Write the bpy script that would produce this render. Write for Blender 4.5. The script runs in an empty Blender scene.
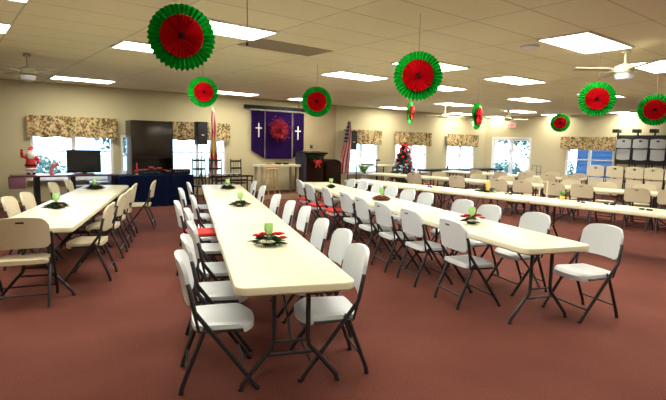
import bpy, bmesh, math, random
from mathutils import Vector, Matrix
C = bpy.context.scene.collection
S = bpy.context.scene
PI = math.pi
rad = math.radians
rng = random.Random(7)

# ---------------------------------------------------------------- camera, world, exposure
cam_d = bpy.data.cameras.new('camera'); cam = bpy.data.objects.new('camera', cam_d); C.objects.link(cam)
cam_d.sensor_fit = 'HORIZONTAL'; cam_d.sensor_width = 36.0; cam_d.lens = 36.0*495.0/666.0
cam_d.clip_end = 300
cam.matrix_world = Matrix(((0.7826776, 0.0521713, -0.6202370, 0.0),
                           (-0.6220329, 0.1010317, -0.7764455, 0.0),
                           (0.0221554, 0.9935143, 0.1115275, 1.6),
                           (0, 0, 0, 1)))
S.camera = cam
w = bpy.data.worlds.new('sky'); S.world = w; w.use_nodes = True
bg = w.node_tree.nodes['Background']
bg.inputs['Color'].default_value = (0.55, 0.74, 1.0, 1); bg.inputs['Strength'].default_value = 5.0
S.view_settings.view_transform = 'Standard'; S.view_settings.look = 'None'
S.view_settings.gamma = 1.0; S.view_settings.use_curve_mapping = False
S.view_settings.exposure = 1.08
PANEL = 13.0                                  # strength of the fluorescent diffusers
PANEL_COL = (1.0, 0.93, 0.76)
# ---------------------------------------------------------------- materials
MATS = {}
def pm(name, col, rough=0.6, metal=0.0, var=0.06, scale=8.0, bump=0.0, spec=0.5, coat=0.0):
    if name in MATS: return MATS[name]
    m = bpy.data.materials.new(name); m.use_nodes = True; nt = m.node_tree; b = nt.nodes['Principled BSDF']
    b.inputs['Roughness'].default_value = rough; b.inputs['Metallic'].default_value = metal
    b.inputs['Specular IOR Level'].default_value = spec; b.inputs['Coat Weight'].default_value = coat
    tc = nt.nodes.new('ShaderNodeTexCoord'); n = nt.nodes.new('ShaderNodeTexNoise'); n.inputs['Scale'].default_value = scale
    n.inputs['Detail'].default_value = 4
    nt.links.new(tc.outputs['Object'], n.inputs['Vector'])
    mx = nt.nodes.new('ShaderNodeMix'); mx.data_type = 'RGBA'
    mx.inputs[6].default_value = tuple(c*(1-var) for c in col)+(1,); mx.inputs[7].default_value = tuple(min(1, c*(1+var)) for c in col)+(1,)
    nt.links.new(n.outputs['Fac'], mx.inputs[0]); nt.links.new(mx.outputs[2], b.inputs['Base Color'])
    if bump:
        bp = nt.nodes.new('ShaderNodeBump'); bp.inputs['Strength'].default_value = bump; bp.inputs['Distance'].default_value = 0.01
        nt.links.new(n.outputs['Fac'], bp.inputs['Height']); nt.links.new(bp.outputs['Normal'], b.inputs['Normal'])
    MATS[name] = m; return m
def em(name, col, s):
    m = bpy.data.materials.new(name); m.use_nodes = True; nt = m.node_tree; nt.nodes.clear()
    e = nt.nodes.new('ShaderNodeEmission'); e.inputs[0].default_value = col+(1,); e.inputs[1].default_value = s
    o = nt.nodes.new('ShaderNodeOutputMaterial'); nt.links.new(e.outputs[0], o.inputs[0]); return m
white_pl = pm('white_plastic', (0.63, 0.69, 0.76), 0.42, var=0.03)
almond_pl = pm('almond_plastic', (0.58, 0.52, 0.38), 0.45, var=0.03)
table_pl = pm('table_plastic', (0.66, 0.63, 0.47), 0.38, var=0.02, scale=30)
bronze = pm('dark_bronze_tube', (0.025, 0.024, 0.030), 0.4, 0.3)
wall_m = pm('wall_paint', (0.50, 0.45, 0.29), 0.8, var=0.03, scale=3)
tan_paint = pm('tan_paint', (0.38, 0.31, 0.19), 0.8, var=0.03, scale=3)
white_tr = pm('white_trim', (0.78, 0.80, 0.82), 0.5)
base_m = pm('baseboard_brown', (0.22, 0.12, 0.08), 0.6)
black = pm('black_plastic', (0.010, 0.010, 0.012), 0.5, spec=0.2)
blackmetal = pm('black_metal', (0.015, 0.014, 0.013), 0.4, 0.4)
darkwood = pm('dark_wood', (0.022, 0.009, 0.005), 0.7, spec=0.08, var=0.3, scale=12)
lightwood = pm('light_wood', (0.50, 0.30, 0.12), 0.5, var=0.2, scale=12)
navy = pm('navy_cloth', (0.005, 0.009, 0.038), 0.9, spec=0.05, var=0.2)
purple = pm('purple_cloth', (0.014, 0.004, 0.045), 0.9, spec=0.05, var=0.2)
redcloth = pm('red_cloth', (0.62, 0.03, 0.03), 0.8)
white_cl = pm('white_cloth', (0.8, 0.8, 0.78), 0.85)
leaf = pm('leaf_green', (0.018, 0.060, 0.016), 0.6, var=0.4, scale=30)
leaf_l = pm('light_leaf', (0.10, 0.30, 0.05), 0.6, var=0.3, scale=30)
redpet = pm('red_petal', (0.65, 0.02, 0.03), 0.6, var=0.2, scale=30)
pinkpet = pm('pink_petal', (0.72, 0.20, 0.24), 0.6, var=0.2, scale=30)
whitepet = pm('white_petal', (0.85, 0.83, 0.72), 0.6)
yellow = pm('yellow_wax', (0.85, 0.60, 0.18), 0.5)
gold = pm('gold', (0.85, 0.60, 0.20), 0.3, 0.8)
skin = pm('skin_tone', (0.65, 0.38, 0.27), 0.6)
greenfoil = pm('green_foil', (0.010, 0.50, 0.055), 0.14, 0.35, var=0.15, scale=40)
redfoil = pm('red_foil', (0.60, 0.008, 0.018), 0.16, 0.30, var=0.15, scale=40)
pleatshade = pm('pleat_shade', (0.03, 0.002, 0.003), 0.8, 0.0, spec=0.05)  # shade of the closing pleats, put into the colour
diffuser = em('lamp_diffuser', PANEL_COL, PANEL)
vent_m = pm('vent_grey', (0.34, 0.30, 0.23), 0.7)
rack_m = pm('rack_black', (0.03, 0.03, 0.035), 0.5)
fan_m = pm('fan_cream', (0.42, 0.39, 0.29), 0.5)
gloss = pm('gloss_dark', (0.022, 0.017, 0.012), 0.2, var=0.2, spec=0.35, scale=2)
burg = pm('burgundy_wood', (0.10, 0.030, 0.035), 0.3, var=0.2)
mauve = pm('mauve_panel', (0.20, 0.08, 0.14), 0.6)
bark = pm('bark', (0.12, 0.07, 0.04), 0.9)
lawn = pm('lawn', (0.35, 0.42, 0.25), 0.95, var=0.3, scale=0.5)
asphalt = pm('pale_pavement', (0.62, 0.62, 0.62), 0.9, scale=0.6)
tree_leaf = pm('tree_leaf', (0.035, 0.075, 0.050), 0.8, var=0.5, scale=3)
glassgreen = bpy.data.materials.new('green_glass'); glassgreen.use_nodes = True
gb = glassgreen.node_tree.nodes['Principled BSDF']; gb.inputs['Base Color'].default_value = (0.62, 0.90, 0.45, 1)
gb.inputs['Roughness'].default_value = 0.1; gb.inputs['Transmission Weight'].default_value = 0.55; gb.inputs['IOR'].default_value = 1.2
pane_m = bpy.data.materials.new('window_glass'); pane_m.use_nodes = True
_n = pane_m.node_tree; _n.nodes.clear(); _o = _n.nodes.new('ShaderNodeOutputMaterial'); _mx = _n.nodes.new('ShaderNodeMixShader')
_t = _n.nodes.new('ShaderNodeBsdfTransparent'); _t.inputs[0].default_value = (0.92, 0.96, 1, 1); _g = _n.nodes.new('ShaderNodeBsdfGlossy'); _g.inputs['Roughness'].default_value = 0.02
_mx.inputs[0].default_value = 0.05; _n.links.new(_t.outputs[0], _mx.inputs[1]); _n.links.new(_g.outputs[0], _mx.inputs[2]); _n.links.new(_mx.outputs[0], _o.inputs[0])

def carpet_mat():
    m = bpy.data.materials.new('rust_carpet'); m.use_nodes = True; nt = m.node_tree; b = nt.nodes['Principled BSDF']
    b.inputs['Roughness'].default_value = 0.95; b.inputs['Specular IOR Level'].default_value = 0.15
    tc = nt.nodes.new('ShaderNodeTexCoord')
    n1 = nt.nodes.new('ShaderNodeTexNoise'); n1.inputs['Scale'].default_value = 90; n1.inputs['Detail'].default_value = 3
    n2 = nt.nodes.new('ShaderNodeTexNoise'); n2.inputs['Scale'].default_value = 1.3; n2.inputs['Detail'].default_value = 5
    for n in (n1, n2): nt.links.new(tc.outputs['Object'], n.inputs['Vector'])
    ad = nt.nodes.new('ShaderNodeMath'); ad.operation = 'ADD'; ad.use_clamp = True
    s1 = nt.nodes.new('ShaderNodeMath'); s1.operation = 'MULTIPLY'; s1.inputs[1].default_value = 0.6
    s2 = nt.nodes.new('ShaderNodeMath'); s2.operation = 'MULTIPLY'; s2.inputs[1].default_value = 0.4
    nt.links.new(n1.outputs['Fac'], s1.inputs[0]); nt.links.new(n2.outputs['Fac'], s2.inputs[0])
    nt.links.new(s1.outputs[0], ad.inputs[0]); nt.links.new(s2.outputs[0], ad.inputs[1])
    cr = nt.nodes.new('ShaderNodeValToRGB'); cr.color_ramp.elements[0].position = 0.3; cr.color_ramp.elements[1].position = 0.7
    cr.color_ramp.elements[0].color = (0.088, 0.026, 0.021, 1); cr.color_ramp.elements[1].color = (0.165, 0.054, 0.040, 1)
    nt.links.new(ad.outputs[0], cr.inputs[0]); nt.links.new(cr.outputs[0], b.inputs['Base Color'])
    bp = nt.nodes.new('ShaderNodeBump'); bp.inputs['Strength'].default_value = 0.4; bp.inputs['Distance'].default_value = 0.01
    nt.links.new(n1.outputs['Fac'], bp.inputs['Height']); nt.links.new(bp.outputs['Normal'], b.inputs['Normal'])
    return m
def ceiling_mat():
    m = bpy.data.materials.new('ceiling_tiles'); m.use_nodes = True; nt = m.node_tree; b = nt.nodes['Principled BSDF']
    b.inputs['Roughness'].default_value = 0.85
    tc = nt.nodes.new('ShaderNodeTexCoord'); mp = nt.nodes.new('ShaderNodeMapping')
    mp.inputs['Location'].default_value = (-0.75, -0.20, 0)
    br = nt.nodes.new('ShaderNodeTexBrick'); br.offset = 0; br.squash = 1
    br.inputs['Scale'].default_value = 1; br.inputs['Brick Width'].default_value = 1.22; br.inputs['Row Height'].default_value = 0.61
    br.inputs['Mortar Size'].default_value = 0.012; br.inputs['Mortar Smooth'].default_value = 0.2
    br.inputs['Color1'].default_value = (0.80, 0.76, 0.55, 1); br.inputs['Color2'].default_value = (0.84, 0.80, 0.58, 1)
    br.inputs['Mortar'].default_value = (0.58, 0.54, 0.40, 1)
    nt.links.new(tc.outputs['Object'], mp.inputs[0]); nt.links.new(mp.outputs[0], br.inputs['Vector'])
    nz = nt.nodes.new('ShaderNodeTexNoise'); nz.inputs['Scale'].default_value = 60; nt.links.new(tc.outputs['Object'], nz.inputs['Vector'])
    mx = nt.nodes.new('ShaderNodeMix'); mx.data_type = 'RGBA'; mx.blend_type = 'MULTIPLY'; mx.inputs[0].default_value = 0.25
    nt.links.new(br.outputs['Color'], mx.inputs[6]); nt.links.new(nz.outputs['Color'], mx.inputs[7]); nt.links.new(mx.outputs[2], b.inputs['Base Color'])
    return m
def floral_mat():
    m = bpy.data.materials.new('floral_fabric'); m.use_nodes = True; nt = m.node_tree; b = nt.nodes['Principled BSDF']
    b.inputs['Roughness'].default_value = 0.9
    tc = nt.nodes.new('ShaderNodeTexCoord'); v = nt.nodes.new('ShaderNodeTexVoronoi'); v.inputs['Scale'].default_value = 26
    nz = nt.nodes.new('ShaderNodeTexNoise'); nz.inputs['Scale'].default_value = 9
    mxv = nt.nodes.new('ShaderNodeMix'); mxv.data_type = 'RGBA'; mxv.inputs[0].default_value = 0.12
    nt.links.new(tc.outputs['Object'], nz.inputs['Vector']); nt.links.new(tc.outputs['Object'], mxv.inputs[6]); nt.links.new(nz.outputs['Color'], mxv.inputs[7])
    nt.links.new(mxv.outputs[2], v.inputs['Vector'])
    sp = nt.nodes.new('ShaderNodeSeparateColor'); nt.links.new(v.outputs['Color'], sp.inputs[0])
    cr = nt.nodes.new('ShaderNodeValToRGB'); cr.color_ramp.interpolation = 'CONSTANT'
    cols = [(0, (0.38, 0.31, 0.13)), (0.24, (0.10, 0.075, 0.03)), (0.42, (0.50, 0.40, 0.19)), (0.62, (0.28, 0.12, 0.08)), (0.72, (0.15, 0.13, 0.05)), (0.86, (0.58, 0.40, 0.27))]
    el = cr.color_ramp.elements; el[0].color = cols[0][1]+(1,); el[1].position = cols[1][0]; el[1].color = cols[1][1]+(1,)
    for p, c in cols[2:]:
        e = el.new(p); e.color = c+(1,)
    nt.links.new(sp.outputs[0], cr.inputs[0]); nt.links.new(cr.outputs[0], b.inputs['Base Color'])
    return m
def flag_mat(kind):
    m = bpy.data.materials.new('flag_'+kind); m.use_nodes = True; nt = m.node_tree; b = nt.nodes['Principled BSDF']; b.inputs['Roughness'].default_value = 0.8
    uv = nt.nodes.new('ShaderNodeUVMap'); sx = nt.nodes.new('ShaderNodeSeparateXYZ'); nt.links.new(uv.outputs[0], sx.inputs[0])
    def M(op, a, bb):
        n = nt.nodes.new('ShaderNodeMath'); n.operation = op
        for i, q in enumerate((a, bb)):
            if q is None: continue
            if isinstance(q, (int, float)): n.inputs[i].default_value = q
            else: nt.links.new(q, n.inputs[i])
        return n.outputs[0]
    def mix(f, a, bb):
        n = nt.nodes.new('ShaderNodeMix'); n.data_type = 'RGBA'
        nt.links.new(f, n.inputs[0])
        for i, q in ((6, a), (7, bb)):
            if isinstance(q, tuple): n.inputs[i].default_value = q+(1,)
            else: nt.links.new(q, n.inputs[i])
        return n.outputs[2]
    x, y = sx.outputs[0], sx.outputs[1]
    if kind == 'stripes':
        st = M('GREATER_THAN', M('FRACT', M('MULTIPLY', y, 6.5), None), 0.5)
        stripes = mix(st, (0.36, 0.012, 0.03), (0.42, 0.36, 0.34))
        v = nt.nodes.new('ShaderNodeTexVoronoi'); v.inputs['Scale'].default_value = 14; v.inputs['Randomness'].default_value = 0.0
        nt.links.new(uv.outputs[0], v.inputs['Vector'])
        star = M('LESS_THAN', v.outputs['Distance'], 0.25)
        canton = mix(star, (0.008, 0.012, 0.06), (0.4, 0.4, 0.42))
        incan = M('MULTIPLY', M('LESS_THAN', x, 0.4), M('GREATER_THAN', y, 0.46))
        out = mix(incan, stripes, canton)
    else:
        d1 = M('LESS_THAN', M('ABSOLUTE', M('SUBTRACT', x, y), None), 0.12)
        d2 = M('LESS_THAN', M('ABSOLUTE', M('SUBTRACT', M('ADD', x, y), 1.0), None), 0.12)
        cr = mix(M('MAXIMUM', d1, d2), (0.52, 0.46, 0.44), (0.40, 0.012, 0.02))
        rr = M('ADD', M('POWER', M('SUBTRACT', x, 0.5), 2.0), M('POWER', M('SUBTRACT', y, 0.5), 2.0))
        out = mix(M('LESS_THAN', rr, 0.035), cr, (0.48, 0.32, 0.08))
    nt.links.new(out, b.inputs['Base Color']); return m
carpet = carpet_mat(); ceil_m = ceiling_mat(); floral = floral_mat()

# ---------------------------------------------------------------- mesh helpers
class MB:
    def __init__(s): s.bm = bmesh.new()
    def face(s, pts):
        try: return s.bm.faces.new([s.bm.verts.new(p) for p in pts])
        except Exception: return None
    def box(s, c, d, rz=0, bev=0.0, M=None):
        n0 = set(s.bm.verts)
        g = bmesh.ops.create_cube(s.bm, size=1)
        vs = g['verts']
        mat = Matrix.Translation(c) @ Matrix.Rotation(rz, 4, 'Z') @ Matrix.Diagonal((d[0], d[1], d[2], 1))
        if M: mat = M @ mat
        bmesh.ops.transform(s.bm, matrix=mat, verts=vs)
        if bev:
            es = {e for v in vs for e in v.link_edges}
            bmesh.ops.bevel(s.bm, geom=list(es), offset=bev, segments=2, affect='EDGES', profile=0.6)
        return s
    def tube(s, pts, r, n=8, caps=True):
        pts = [Vector(p) for p in pts]; rings = []
        rs = r if isinstance(r, (list, tuple)) else [r]*len(pts)
        up = None
        for i, p in enumerate(pts):
            t = ((pts[i]-pts[i-1]).normalized() if i else Vector()) + ((pts[i+1]-pts[i]).normalized() if i < len(pts)-1 else Vector())
            t.normalize()
            if up is None:
                up = t.orthogonal().normalized()
            up = (up - t*up.dot(t)).normalized(); sd = t.cross(up)
            rings.append([s.bm.verts.new(p + (up*math.cos(2*PI*k/n) + sd*math.sin(2*PI*k/n))*rs[i]) for k in range(n)])
        for a, b in zip(rings, rings[1:]):
            for k in range(n): s.bm.faces.new((a[k], a[(k+1) % n], b[(k+1) % n], b[k]))
        if caps:
            s.bm.faces.new(rings[0][::-1]); s.bm.faces.new(rings[-1])
        return s
    def lathe(s, prof, c=(0, 0, 0), n=16, M=None):
        rings = []
        for r, z in prof:
            ring = []
            for k in range(n):
                v = Vector((max(r, 1e-4)*math.cos(2*PI*k/n), max(r, 1e-4)*math.sin(2*PI*k/n), z))
                v = (M @ v) if M else v
                ring.append(s.bm.verts.new(v+Vector(c)))
            rings.append(ring)
        for a, b in zip(rings, rings[1:]):
            for k in range(n): s.bm.faces.new((a[k], a[(k+1) % n], b[(k+1) % n], b[k]))
        s.bm.faces.new(rings[0][::-1]); s.bm.faces.new(rings[-1]); return s
    def ball(s, c, r, sc=(1, 1, 1), sub=2):
        g = bmesh.ops.create_icosphere(s.bm, subdivisions=sub, radius=r)
        bmesh.ops.transform(s.bm, matrix=Matrix.Translation(c) @ Matrix.Diagonal((sc[0], sc[1], sc[2], 1)), verts=g['verts']); return s
    def loft(s, rings, close=True):
        rr = [[s.bm.verts.new(p) for p in ring] for ring in rings]
        n = len(rr[0])
        for a, b in zip(rr, rr[1:]):
            for k in range(n): s.bm.faces.new((a[k], a[(k+1) % n], b[(k+1) % n], b[k]))
        if close: s.bm.faces.new(rr[0][::-1]); s.bm.faces.new(rr[-1])
        return s
    def grid_solid(s, fr, bk, nu, nv, skip=lambda i, j: False):
        F = [[s.bm.verts.new(fr(i/nu, j/nv)) for j in range(nv+1)] for i in range(nu+1)]
        B = [[s.bm.verts.new(bk(i/nu, j/nv)) for j in range(nv+1)] for i in range(nu+1)]
        on = lambda i, j: 0 <= i < nu and 0 <= j < nv and not skip(i, j)
        for i in range(nu):
            for j in range(nv):
                if not on(i, j): continue
                s.bm.faces.new((F[i][j], F[i+1][j], F[i+1][j+1], F[i][j+1]))
                s.bm.faces.new((B[i][j], B[i][j+1], B[i+1][j+1], B[i+1][j]))
                for (a, b, ni, nj) in (((i, j), (i+1, j), i, j-1), ((i+1, j), (i+1, j+1), i+1, j), ((i+1, j+1), (i, j+1), i, j+1), ((i, j+1), (i, j), i-1, j)):
                    if not on(ni, nj):
                        s.bm.faces.new((F[a[0]][a[1]], B[a[0]][a[1]], B[b[0]][b[1]], F[b[0]][b[1]]))
        return s
    def mesh(s, name, smooth=True):
        bmesh.ops.recalc_face_normals(s.bm, faces=s.bm.faces)
        me = bpy.data.meshes.new(name); s.bm.to_mesh(me); s.bm.free()
        if smooth:
            for p in me.polygons: p.use_smooth = True
            me.set_sharp_from_angle(angle=rad(38))
        return me
    def build(s, name, m, parent=None, smooth=True, label=None, noclip=False):
        me = s.mesh(name, smooth); me.materials.append(m)
        o = bpy.data.objects.new(name, me); C.objects.link(o)
        if parent: o.parent = parent
        if label: o['label'] = label
        return o
def empty(name, loc, rz=0):
    o = bpy.data.objects.new(name, None); C.objects.link(o); o.empty_display_size = 0.1
    o.location = loc; o.rotation_euler = (0, 0, rz); return o
def tag(o, label, cat, group=None, kind=None):
    o['label'] = label; o['category'] = cat
    if group: o['group'] = group
    if kind: o['kind'] = kind
    return o
def copy_tree(o, parent=None):
    c = o.copy(); C.objects.link(c); c.parent = parent
    for ch in list(o.children): copy_tree(ch, c)
    return c
def rrect(hx, hy, r, n=4):
    out = []
    for cx, cy, a0 in ((hx-r, hy-r, 0), (-hx+r, hy-r, 90), (-hx+r, -hy+r, 180), (hx-r, -hy+r, 270)):
        for k in range(n+1):
            a = rad(a0+90*k/n); out.append((cx+r*math.cos(a), cy+r*math.sin(a)))
    return out
def slab(mb, hx, hy, r, z0, z1, b=0.012, n=4, cx=0, cy=0):
    def ring(ins, z): return [(cx+x, cy+y, z) for x, y in rrect(hx-ins, hy-ins, max(r-ins, 0.004), n)]
    return mb.loft([ring(b, z0), ring(0, z0+b), ring(0, z1-b), ring(b*.35, z1-b*.3), ring(b, z1)])

# wall frames: back wall and right wall are vertical planes; at(s, off, z) gives a point off metres into the room
class Wall:
    def __init__(s, a, b):
        s.a = Vector((a[0], a[1])); s.u = (Vector(b)-s.a).normalized(); s.n = Vector((s.u.y, -s.u.x)); s.rz = math.atan2(s.u.y, s.u.x)
    def at(s, q, off, z=0):
        p = s.a + s.u*q + s.n*off; return (p.x, p.y, z)
BW = Wall((2.4, 13.42), (17.9, 12.62)); RW = Wall((18.3, 12.6), (18.9, 7.0))
# local frame of an empty placed with rz = wall.rz : +X runs along the wall to the right, -Y points into the room
H = 2.9

# ---------------------------------------------------------------- setting
def struct(o, name=None):
    o['kind'] = 'structure'; return o
mb = MB(); mb.box((9.0, 4.0, -0.05), (23.6, 20.0, 0.1)); struct(mb.build('floor', carpet, smooth=False))
mb = MB(); mb.box((9.0, 4.0, H+0.04), (23.6, 20.0, 0.08)); struct(mb.build('ceiling', ceil_m, smooth=False))
def wall(name, W, s0, s1, openings, m, th=0.16):
    o = empty('x', (0, 0, 0)); bpy.data.objects.remove(o)
    mb = MB(); op = sorted(openings)
    def seg(a, b, z0, z1):
        if b-a < 1e-4 or z1-z0 < 1e-4: return
        c = W.at((a+b)/2, -th/2, (z0+z1)/2); mb.box(c, (b-a, th, z1-z0), W.rz)
    cur = s0
    for (a, b, z0, z1) in op:
        seg(cur, a, 0, H); seg(a, b, 0, z0); seg(a, b, z1, H); cur = b
    seg(cur, s1, 0, H)
    return struct(mb.build(name, m, smooth=False))
WINS = [(-0.70, 1.10, 0.62, 2.05), (1.28, 2.22, 0.75, 1.72), (2.45, 4.14, 0.62, 2.05), (8.42, 9.92, 0.62, 2.05), (10.75, 12.41, 0.62, 2.05), (13.52, 15.22, 0.62, 2.05)]
s_corner = 15.92
wall('wall_back', BW, -5.0, s_corner, WINS, wall_m)
R_WIN = (3.36, 5.02, 0.55, 2.02); R_DOOR = (0.32, 2.0, 0.0, 2.06)
wall('wall_right', RW, 0.0, 17.0, [R_DOOR, R_WIN], wall_m)
mb = MB(); mb.box((-2.3, 4.0, H/2), (0.16, 19.5, H)); struct(mb.build('wall_left', wall_m, smooth=False))
mb = MB(); mb.box((8.8, -4.0, H/2), (22.5, 0.16, H)); struct(mb.build('wall_front', wall_m, smooth=False))
mb = MB()
for a, b in ((-4.9, 4.75), (8.05, 15.88)):
    mb.box(BW.at((a+b)/2, 0.01, 0.05), (b-a, 0.02, 0.10), BW.rz)
struct(mb.build('baseboard_back', base_m, smooth=False))
mb = MB(); mb.box(RW.at(9.4, 0.01, 0.05), (14.7, 0.02, 0.10), RW.rz); mb.box(RW.at(0.14, 0.01, 0.05), (0.2, 0.02, 0.10), RW.rz)
struct(mb.build('baseboard_right', base_m, smooth=False))
# shallow tan wall section behind the platform
mb = MB(); mb.box(BW.at(7.3, 0.02, H/2), (1.46, 0.04, H), BW.rz); struct(mb.build('trim_1', tan_paint, smooth=False))
# windows : white double sash pairs
def window(idx, W, a, b, z0, z1, blue=None):
    root = empty('window_%d' % idx, W.at((a+b)/2, 0, z0), W.rz); struct(root)
    w, h = b-a, z1-z0; f = MB(); t = 0.06
    f.box((0, 0.06, t/2), (w, 0.10, t)); f.box((0, 0.06, h-t/2), (w, 0.10, t))
    for x in (-w/2+t/2, w/2-t/2): f.box((x, 0.06, h/2), (t, 0.10, h-2*t))
    f.box((0, 0.06, h/2), (0.09, 0.10, h-2*t))
    for sx in (-1, 1): f.box((sx*(w/4+0.008), 0.07, h*0.47), (w/2-0.11, 0.05, 0.045))
    struct(f.build('window_frame', white_tr, root, smooth=False))
    s = MB(); s.box((0, -0.03, -0.015), (w+0.12, 0.10, 0.03)); struct(s.build('window_sill', white_tr, root, smooth=False))
    g = MB(); g.box((0, 0.07, h/2), (w-0.06, 0.008, h-0.06)); struct(g.build('window_glass', pane_m, root, smooth=False))
for i, q in enumerate(WINS): window(i+1, BW, *q)
window(7, RW, *R_WIN)
# glass patio door
dr = empty('door_1', RW.at(1.16, 0, 0), RW.rz); struct(dr)
f = MB(); w, h = 1.68, 2.06
f.box((0, 0.06, h-0.03), (w, 0.12, 0.06)); f.box((0, 0.06, 0.03), (w, 0.12, 0.06))
for x in (-w/2+0.03, w/2-0.03): f.box((x, 0.06, h/2), (0.06, 0.12, h-0.12))
struct(f.build('door_frame', white_tr, dr, smooth=False))
for sx in (-1, 1):
    p = MB(); cx = sx*0.39; y = 0.05 if sx < 0 else 0.09
    for x in (cx-0.36, cx+0.36): p.box((x, y, h/2), (0.07, 0.035, h-0.12))
    for z in (0.11, h-0.10): p.box((cx, y, z), (0.65, 0.035, 0.08))
    pl = struct(p.build('door_panel', white_tr, dr, smooth=False))
    g = MB(); g.box((cx, y, h/2), (0.66, 0.008, h-0.26)); struct(g.build('door_glass', pane_m, pl, smooth=False))
hd = MB(); hd.box((0.06, 0.02, 1.02), (0.02, 0.03, 0.22), bev=0.006); struct(hd.build('door_handle', white_tr, dr))

# outside: ground and planting
mb = MB(); mb.box((9.0, 40.0, -0.35), (110, 52.3, 0.1)); struct(mb.build('floor_outside', lawn, smooth=False)); 
mb = MB(); mb.box((45.0, -6.0, -0.35), (48, 39.5, 0.1)); struct(mb.build('floor_outside_east', lawn, smooth=False))
mb = MB(); mb.box((6.0, 23.0, -0.27), (60, 6.0, 0.06)); struct(mb.build('floor_pavement', asphalt, smooth=False))
def tree_out(loc, h, r, label, n=900, seed=1, name='broadleaf_tree'):
    rg = random.Random(seed); root = empty(name, loc); tag(root, label, 'tree', 'trees and bushes outside the windows')
    t = MB(); t.tube([(0, 0, 0), (0.08, 0, h*0.3), (0, 0.06, h*0.62)], [0.16, 0.12, 0.06]); t.build('trunk', bark, root)
    f = MB()
    for k in range(n):
        while True:
            v = Vector((rg.uniform(-1, 1), rg.uniform(-1, 1), rg.uniform(-1, 1)))
            if 0.3 < v.length < 1: break
        p = Vector((v.x*r, v.y*r, h*0.62+v.z*h*0.38)); d = 0.17
        a = Vector((rg.gauss(0, 1), rg.gauss(0, 1), rg.gauss(0, 1))).normalized(); b = a.orthogonal().normalized()
        f.face([p-a*d, p+b*d*.6, p+a*d, p-b*d*.6])
    f.build('foliage', tree_leaf, root, smooth=False)
def bush(loc, h, r, label, seed):
    rg = random.Random(seed); f = MB(); L = Vector(loc)
    for k in range(700):
        a = rg.uniform(0, 2*PI); e = math.acos(rg.uniform(0, 1)); q = rg.uniform(0.65, 1)
        p = Vector((math.cos(a)*math.sin(e)*r*q, math.sin(a)*math.sin(e)*r*q, math.cos(e)*h*q+0.05)); d = 0.11
        u = Vector((rg.gauss(0, 1), rg.gauss(0, 1), rg.gauss(0, 1))).normalized(); b = u.orthogonal().normalized()
        f.face([p-u*d, p+b*d*.6, p+u*d, p-b*d*.6])
    o = f.build('garden_bush', tree_leaf, None, smooth=False); o.location = loc; tag(o, label, 'bush', 'trees and bushes outside the windows')
bush((22.2, 11.7, -0.3), 1.9, 1.2, 'leafy green bush outside seen through the right pane of the glass door', 3)
bush((22.6, 14.4, -0.3), 1.3, 1.2, 'leafy green bush outside seen through the left pane of the glass door', 4)
tree_out((25.0, 13.9, -0.3), 5.4, 2.4, 'leafy tree outside rising behind the two panes of the glass door', 1300, 5)
tree_out((28.5, 9.0, -0.3), 4.2, 2.0, 'leafy tree outside behind the window on the right wall', 1300, 6)
bush((20.9, 7.6, -0.3), 0.9, 0.7, 'low bush outside under the right wall window', 7)
tree_out((6.0, 20.5, -0.3), 4.6, 1.5, 'tree outside behind the window with the hanging black loudspeaker', 700, 8)
tree_out((15.5, 22.0, -0.3), 4.6, 1.6, 'tree outside behind the window beside the striped flag', 700, 9)
bush((1.0, 19.0, -0.3), 1.3, 1.4, 'low bush outside behind the television window', 10)
bush((2.9, 22.5, -0.3), 1.2, 1.4, 'low bush outside between the pavement and the left windows', 11)

shed = empty('garden_shed', (23.4, 8.2, -0.3), 0); tag(shed, 'blue-grey sided shed outside seen through the right wall window', 'shed')
m = MB(); m.box((0, 0, 1.5), (2.4, 4.6, 3.0))
for k in range(15): m.box((-1.21, 0, 0.1+0.2*k), (0.03, 4.62, 0.17))
m.build('wall', pm('blue_siding', (0.035, 0.11, 0.24), 0.7), shed, smooth=False)
m = MB(); m.loft([[(-1.45, -2.5, 3.0), (1.45, -2.5, 3.0), (0, -2.5, 3.9)], [(-1.45, 2.5, 3.0), (1.45, 2.5, 3.0), (0, 2.5, 3.9)]]); m.build('roof', pm('grey_shingle', (0.2, 0.2, 0.22), 0.9), shed, smooth=False)

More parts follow.
